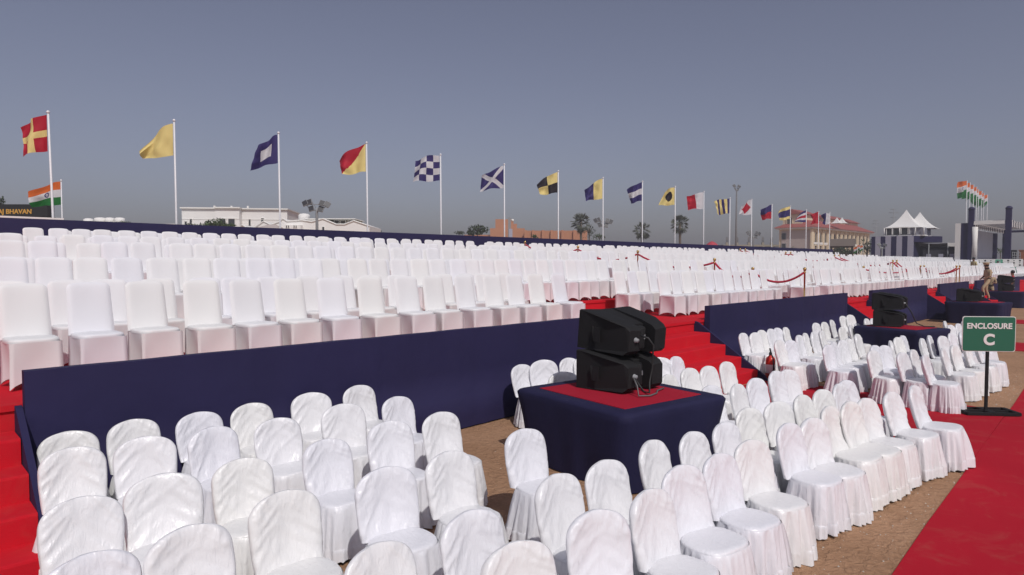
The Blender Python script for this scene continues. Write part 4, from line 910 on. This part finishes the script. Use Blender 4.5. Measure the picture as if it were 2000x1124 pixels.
pagoda(tp, X(1756.5), 3.0, zpx(445.5, d), 33*k, zpx(409, d)-zpx(445.5, d)); pagoda(tp, X(1777), 4.5, zpx(446.5, d), 31*k, zpx(413.5, d)-zpx(446.5, d))
for px in (1723.5, 1752, 1781, 1796): 
    b = MB(); b.tube([(X(px), .75, zt+.16), (X(px), .75, zpx(446, d))], .06, 6); b.build('tent_pole', M['whitetrim'], tp)
t = bld('awning', 'long dark canvas awning on posts beside the striped tent house', 'awning', 1824, 84); d = 84; X = lambda px: (px-1824)*k; k = d/FPX
b = MB(); b.grid([[(X(px), y_, zpx(yy, d)+(.05*math.sin(px*.5))-(.0 if y_ < 2 else .35)) for px, yy in ((1783, 472.5), (1800, 475), (1815, 476.5), (1830, 476), (1846, 475), (1864, 478))] for y_ in (0, 2, 4.5)], 0, False); b.build('canvas', M['greyboard'], t)
b = MB(); b.grid([[(X(1845), -.3, zpx(475, d)), (X(1864), -.3, zpx(476, d))], [(X(1847), -.3, zpx(482, d)), (X(1865), -.3, zpx(483, d))]], 0, False); b.build('banner', M['tent'], t)
for px in (1786, 1815, 1846, 1863): b = MB(); b.tube([(X(px), .1, 0), (X(px), .1, zpx(477, d))], .07, 6); b.build('post', M['greymetal'], t)
bx(t, 'shade_sheet', M['navy'], X(1784), X(1866), 4.2, 4.4, 0, zpx(479, d)); bx(t, 'front_cloth_and_shade', M['darkcloth'], X(1806), X(1862), .3, .4, 0, zpx(489, d))  # dark sheets stand in for the shade beneath the awning
for px in (1790, 1815, 1835, 1853): bx(t, 'white_panel', M['paleboard'], X(px-4), X(px+4), .1, .2, zpx(506, d), zpx(496.5, d))
# ------------------------------------------------------------------ pavilion
t = thing('pavilion', 'open navy draped pavilion with striped pergola roof and grey backdrop', 'pavilion', (94.1, 0, 0))
Y1, Y2 = 16.8, 13.1; FL = 2.55; RZ = 6.9
bx(t, 'platform', M['paleboard'], -.5, 31, Y2-.6, Y1+1.6, 0, FL)
bx(t, 'drape', M['navy'], -.05, .25, Y1-.0, Y1+.9, FL+.002, 7.0); bx(t, 'side_panel', M['whitetrim'], -.03, .22, Y1+.902, Y1+1.5, FL+.002, 7.0)
bx(t, 'backdrop', M['greyboard'], .4, 15, Y1, Y1+.15, FL+.002, 6.25); bx(t, 'drape', M['navy'], 14.6, 15.4, Y1-.4, Y1-.01, FL+.002, 6.2)
for (x, y, ttop, m_) in ((0, Y1-.1, 8.6, 'navy'), (0, Y2, 8.5, 'navy'), (24, Y1, 7.1, 'navy'), (24, Y2, 7.1, 'navy')):
    b = MB(); b.box((x, y, (FL+ttop)/2), (.55, .55, ttop-FL-.01)); b.add([], []); b.lathe([(.36, ttop-.02), (.34, ttop+.12), (.2, ttop+.28), (0, ttop+.33)], (x, y, 0), 12); b.build('pillar', M[m_], t)
b = MB(); b.lathe([(.32, FL+.01), (.27, FL+2), (.32, 6.5)], (-.1, Y1-.5, 0), 14); b.build('white_column', M['whitetrim'], t)
bx(t, 'front_beam', M['whitetrim'], -.25, .25, Y2+.3, Y1-.4, RZ-.15, RZ+.25); bx(t, 'rear_beam', M['navy'], 23.7, 24.3, Y2+.3, Y1-.3, RZ-.3, RZ+.0)
for s_, y in ((0, Y2+.15), (1, Y1-.25)): bx(t, 'side_beam', M['whitetrim'], .28, 23.6, y-.06, y+.06, RZ+.02, RZ+.1)
for i in range(36): bx(t, 'roof_slat', M['navy'] if i % 2 else M['whitetrim'], .5+i*.64, .5+i*.64+.34, Y2-.1, Y1, RZ+.11, RZ+.36)
for i in range(36):
    for y in (Y1-.02, Y2-.13): bx(t, 'valance', M['navy'] if i % 2 else M['whitetrim'], .5+i*.64, .5+i*.64+.34, y, y+.05, RZ-.45, RZ+.1)
b = MB()
for z in (.25, .55, .9): b.tube([(1, Y2-.3, FL+z), (22, Y2-.3, FL+z)], .03, 5)
for i in range(15): b.tube([(1+i*1.5, Y2-.3, FL), (1+i*1.5, Y2-.3, FL+.92)], .03, 5)
b.build('railing', M['greymetal'], t)
bx(t, 'step', M['carpet'], 9, 20, Y2-2.4, Y2-1.5, 0, .9); bx(t, 'step', M['carpet'], 9, 20, Y2-1.5, Y2-.6, 0, 1.7)
p = at(1951, YH, 85); tt = thing('speaker_box', 'black box standing on the pavilion platform', 'box', (p.x, 14.1, FL+.003)); bx(tt, 'cabinet', M['black'], -.4, .4, -.35, .35, 0, 1.3); bx(tt, 'grille', M['grille'], -.36, .36, -.37, -.352, .08, 1.2)
d = 98; bush(1953, 490.5, 22, 12, 98, 'yellow flowering plant on the pavilion platform', 'leaf', 200, 'plant', name='plant', sd=41)
t = bld('sponsor_banner', 'pale banner dotted with dark round emblems below the pavilion', 'banner', 1952, 72); d = 72; k = d/FPX; X = lambda px: (px-1952)*k
bx(t, 'board', M['whitetrim'], X(1916), X(1988), 0, .05, zpx(521, d), zpx(506.5, d)); bx(t, 'legs', M['greymetal'], X(1918), X(1986), .06, .09, 0, zpx(520.9, d))
for i in range(8):
    for j in range(3):
        b = MB(); r_ = (1.7 if (i+j) % 2 else .9)*k; b.lathe([(r_, 0), (r_, .006)], (0, 0, 0), 10); o_ = b.build('emblem', M['dark'], t, (X(1920.5+i*9), -.001, zpx(509.5+j*4.3, d))); o_.rotation_euler.x = math.pi/2
t = bld('podium', 'brown wooden podium at the right edge by red steps', 'podium', 1997, 80); bx(t, 'body', M['wood'], -.35, .35, 0, .6, 0, zpx(490, 80)); bx(t, 'top', M['wood'], -.42, .42, -.06, .66, zpx(489.9, 80), zpx(488.5, 80))
def mini_sign(px, py, d, z0, label):
    t = bld('sign_stand', label, 'sign', px, d); t.location.z = z0; zc = zpx(py, d)-z0
    b = MB(); b.box((0, 0, .02), (.7, .3, .03)); b.tube([(0, 0, .03), (0, 0, zc)], .025, 6); b.build('post', M['black'], t)
    b = MB(); b.prism([(x, z+zc) for x, z in rrect(.62, .5, .04)], 1, -.04, -.02); b.build('panel', mat('pale_green', (.03, .33, .18), .4), t)
    for z, w_ in ((.09, .42), (-.08, .3)): bx(t, 'pale_bar', M['signwhite'], -w_/2, w_/2, -.046, -.0405, zc+z-.03, zc+z+.03)
mini_sign(1951, 512, 68, .9, 'small bright green sign in front of the dotted banner'); mini_sign(1980.5, 527.5, 60, 0, 'small bright green sign near the red steps at the right')
# ------------------------------------------------------------------ second stand, lower and farther
t = thing('grandstand', 'lower far stand with navy fronts and rows of white chairs', 'grandstand', (0, 0, 0)); hb = MB(); BZ = [.85, 1.2, 1.55, 1.85]; BY = [8.2, 11, 14, 17, 20]; BX = [(60, 88), (61, 90), (62, 91), (64, 92)]
for i in range(4):
    x0, x1 = BX[i]; bx(t, 'tier', M['navy'], x0, x1, BY[i], BY[i+1]-.004, 0, BZ[i]); bx(t, 'front_cloth_and_shade', M['navy'], x0+4, x1, BY[i]-.06, BY[i]-.004, 0, BZ[i]+.28)
    for yy in (BY[i]+.85, BY[i]+2.0):
        x = x0+.6
        while x < x1-.5:
            if 74 < x < 76.2 or rr.random() < .03: x += .5; continue
            for q in fb: hb.add([(x+v[0], yy-.2+v[1], BZ[i]+v[2]) for v in q.v], q.f, 0, True)
            x += .5
o_ = tag(hb.build('far_chairs', M['stretch']), 'mass of white chairs on the lower far stand', 'chairs', None, 'stuff'); o_['tint'] = .3
# ------------------------------------------------------------------ people
def person(label, loc, rz, J, cols, cap=None, hair=True, lean=0):
    """J: joint overrides. Faces local +y. cols: shirt, trousers, shoes material names."""
    P = dict(pel=(0, 0, .96), wai=(0, .01, 1.12), che=(0, .01, 1.34), nec=(0, 0, 1.49), hd0=(0, .02, 1.58), hd1=(0, .03, 1.70), shL=(-.19, 0, 1.42), shR=(.19, 0, 1.42), elL=(-.25, -.03, 1.15), elR=(.25, -.03, 1.15), wrL=(-.24, .08, .92), wrR=(.24, .08, .92),
             haL=(-.23, .12, .84), haR=(.23, .12, .84), hiL=(-.10, 0, .92), hiR=(.10, 0, .92), knL=(-.11, .03, .50), knR=(.11, .03, .50), anL=(-.11, -.02, .09), anR=(.11, -.02, .09), toL=(-.12, .15, .04), toR=(.12, .15, .04)); P.update(J)
    R_ = dict(pel=.145, wai=.135, che=.16, nec=.06, hd0=.085, hd1=.095, shL=.075, shR=.075, elL=.05, elR=.05, wrL=.035, wrR=.035, haL=.035, haR=.035, hiL=.105, hiR=.105, knL=.07, knR=.07, anL=.05, anR=.05, toL=.04, toR=.04)
    E_ = [('pel', 'wai', 1), ('wai', 'che', 0), ('che', 'nec', 0), ('nec', 'hd0', 3), ('hd0', 'hd1', 3), ('che', 'shL', 0), ('che', 'shR', 0), ('shL', 'elL', 0), ('shR', 'elR', 0), ('elL', 'wrL', 3), ('elR', 'wrR', 3), ('wrL', 'haL', 3), ('wrR', 'haR', 3), ('pel', 'hiL', 1), ('pel', 'hiR', 1), ('hiL', 'knL', 1), ('hiR', 'knR', 1), ('knL', 'anL', 1), ('knR', 'anR', 1), ('anL', 'toL', 2), ('anR', 'toR', 2)]
    ks = list(P); me = bpy.data.meshes.new('tmp'); me.from_pydata([P[q] for q in ks], [(ks.index(a), ks.index(c_)) for a, c_, _ in E_], [])
    o_ = bpy.data.objects.new('tmp', me); COL.objects.link(o_); md = o_.modifiers.new('s', 'SKIN'); sv = me.skin_vertices[0].data
    for i, q in enumerate(ks): sv[i].radius = (R_[q], R_[q]*(.72 if q in ('pel', 'wai', 'che') else 1)); sv[i].use_root = q == 'pel'
    o_.modifiers.new('b', 'SUBSURF').levels = 1
    dg = bpy.context.evaluated_depsgraph_get(); ev = bpy.data.meshes.new_from_object(o_.evaluated_get(dg)); bpy.data.objects.remove(o_); ev.name = 'body'
    ev.materials.clear()
    for q in (cols[0], cols[1], cols[2], 'skin'): ev.materials.append(M[q])
    segs = [(Vector(P[a]), Vector(P[c_]), ty) for a, c_, ty in E_]
    for f in ev.polygons:
        c_ = f.center; best = None
        for a, e, ty in segs:
            ab = e-a; tt = max(0, min(1, (c_-a).dot(ab)/ab.length_squared)); dd = (c_-(a+ab*tt)).length
            if best is None or dd < best[0]: best = (dd, ty)
        f.material_index = best[1]; f.use_smooth = True
    t = thing('person', label, 'person', loc, rz); link('body', ev, t)
    h = Vector(P['hd1']); b = MB()
    if cap: b.lathe([(.105, -.01), (.115, .03), (.15, .09), (.14, .11), (0, .12)], (h.x, h.y-.01, h.z+.02), 14); b.prism([(-.08, h.y+.07), (.08, h.y+.07), (.06, h.y+.16), (-.06, h.y+.16)], 2, h.z+.005, h.z+.02); b.build('cap', M[cap], t)
    b = MB(); b.lathe([(.09, -.06), (.105, 0), (.1, .06), (.06, .10), (0, .115)], (h.x, h.y-.025, h.z), 12); b.build('hair', M['hair'], t)
    b = MB(); pl_ = Vector(P['wai']); b.lathe([(.15, -.02), (.155, -.02), (.155, .02), (.15, .02)], (pl_.x, pl_.y, pl_.z-.06), 16)
    b.v = [(x, pl_.y+(y-pl_.y)*.78, z) for x, y, z in b.v]; b.build('belt', M['darkcloth'], t)
    b = MB(); b.lathe([(.0, .03), (.012, .02), (.016, 0), (.012, -.02)], (h.x, h.y+.095, h.z-.05), 6); b.build('nose', M['skin'], t); return t
op = Vector((38.15, 6.05, .43)); face = math.atan2(.75, -.65)-math.pi/2
person('police officer in khaki uniform and cap walking towards the steps', (op.x, op.y, op.z), face, dict(hd0=(0, .07, 1.58), hd1=(0, .10, 1.69), nec=(0, .04, 1.49), knL=(-.12, .30, .60), anL=(-.12, .22, .20), toL=(-.12, .38, .17), knR=(.11, .0, .50), anR=(.11, -.16, .10), toR=(.12, 0, .04), elL=(-.26, .05, 1.16), wrL=(-.2, .26, 1.05), haL=(-.17, .33, 1.03), elR=(.27, .0, 1.15), wrR=(.2, .2, 1.02), haR=(.16, .27, 1.0)), ('khaki', 'khaki', 'darkcloth'), 'khaki')
person('person in a pale yellow shirt standing among the far chairs', (61.0, 10.6, BZ[0]), face+.3, {}, ('yellowcloth', 'darkcloth', 'darkcloth'))
person('uniformed person in a khaki cap behind the farthest draped table', (42.0, 6.55, 0), face+.8, dict(hd0=(0, .14, 1.52), hd1=(0, .19, 1.62), nec=(0, .1, 1.45), haR=(.2, .42, 1.2), wrR=(.21, .34, 1.2), haL=(-.2, .42, 1.2), wrL=(-.21, .34, 1.2)), ('khaki', 'khaki', 'darkcloth'), 'khaki')
pp = at(1979, YH, 37); person('person in a red shirt near the right edge by a green sign', (pp.x, pp.y, 0), face-.6, {}, ('redcloth', 'darkcloth', 'darkcloth'))
pp = at(1949, YH, 66); person('person in dark clothes behind the small green sign', (pp.x, pp.y, .6), face, {}, ('darkcloth', 'darkcloth', 'darkcloth'))

# ------------------------------------------------------------------ haze
b = MB(); b.box((190, 190, 9.7), (1000, 1000, 21.4)); hz = bpy.data.materials.new('haze_air'); hz.use_nodes = True; N = hz.node_tree.nodes; L = hz.node_tree.links; N.remove(N['Principled BSDF'])
v = N.new('ShaderNodeVolumePrincipled'); v.inputs['Color'].default_value = (.80, .79, .82, 1); v.inputs['Density'].default_value = .0016; v.inputs['Anisotropy'].default_value = .2
L.new(v.outputs[0], N['Material Output'].inputs['Volume'])
tag(b.build('haze', hz), 'thin pale haze in the air over the whole ground', None, None, 'stuff')
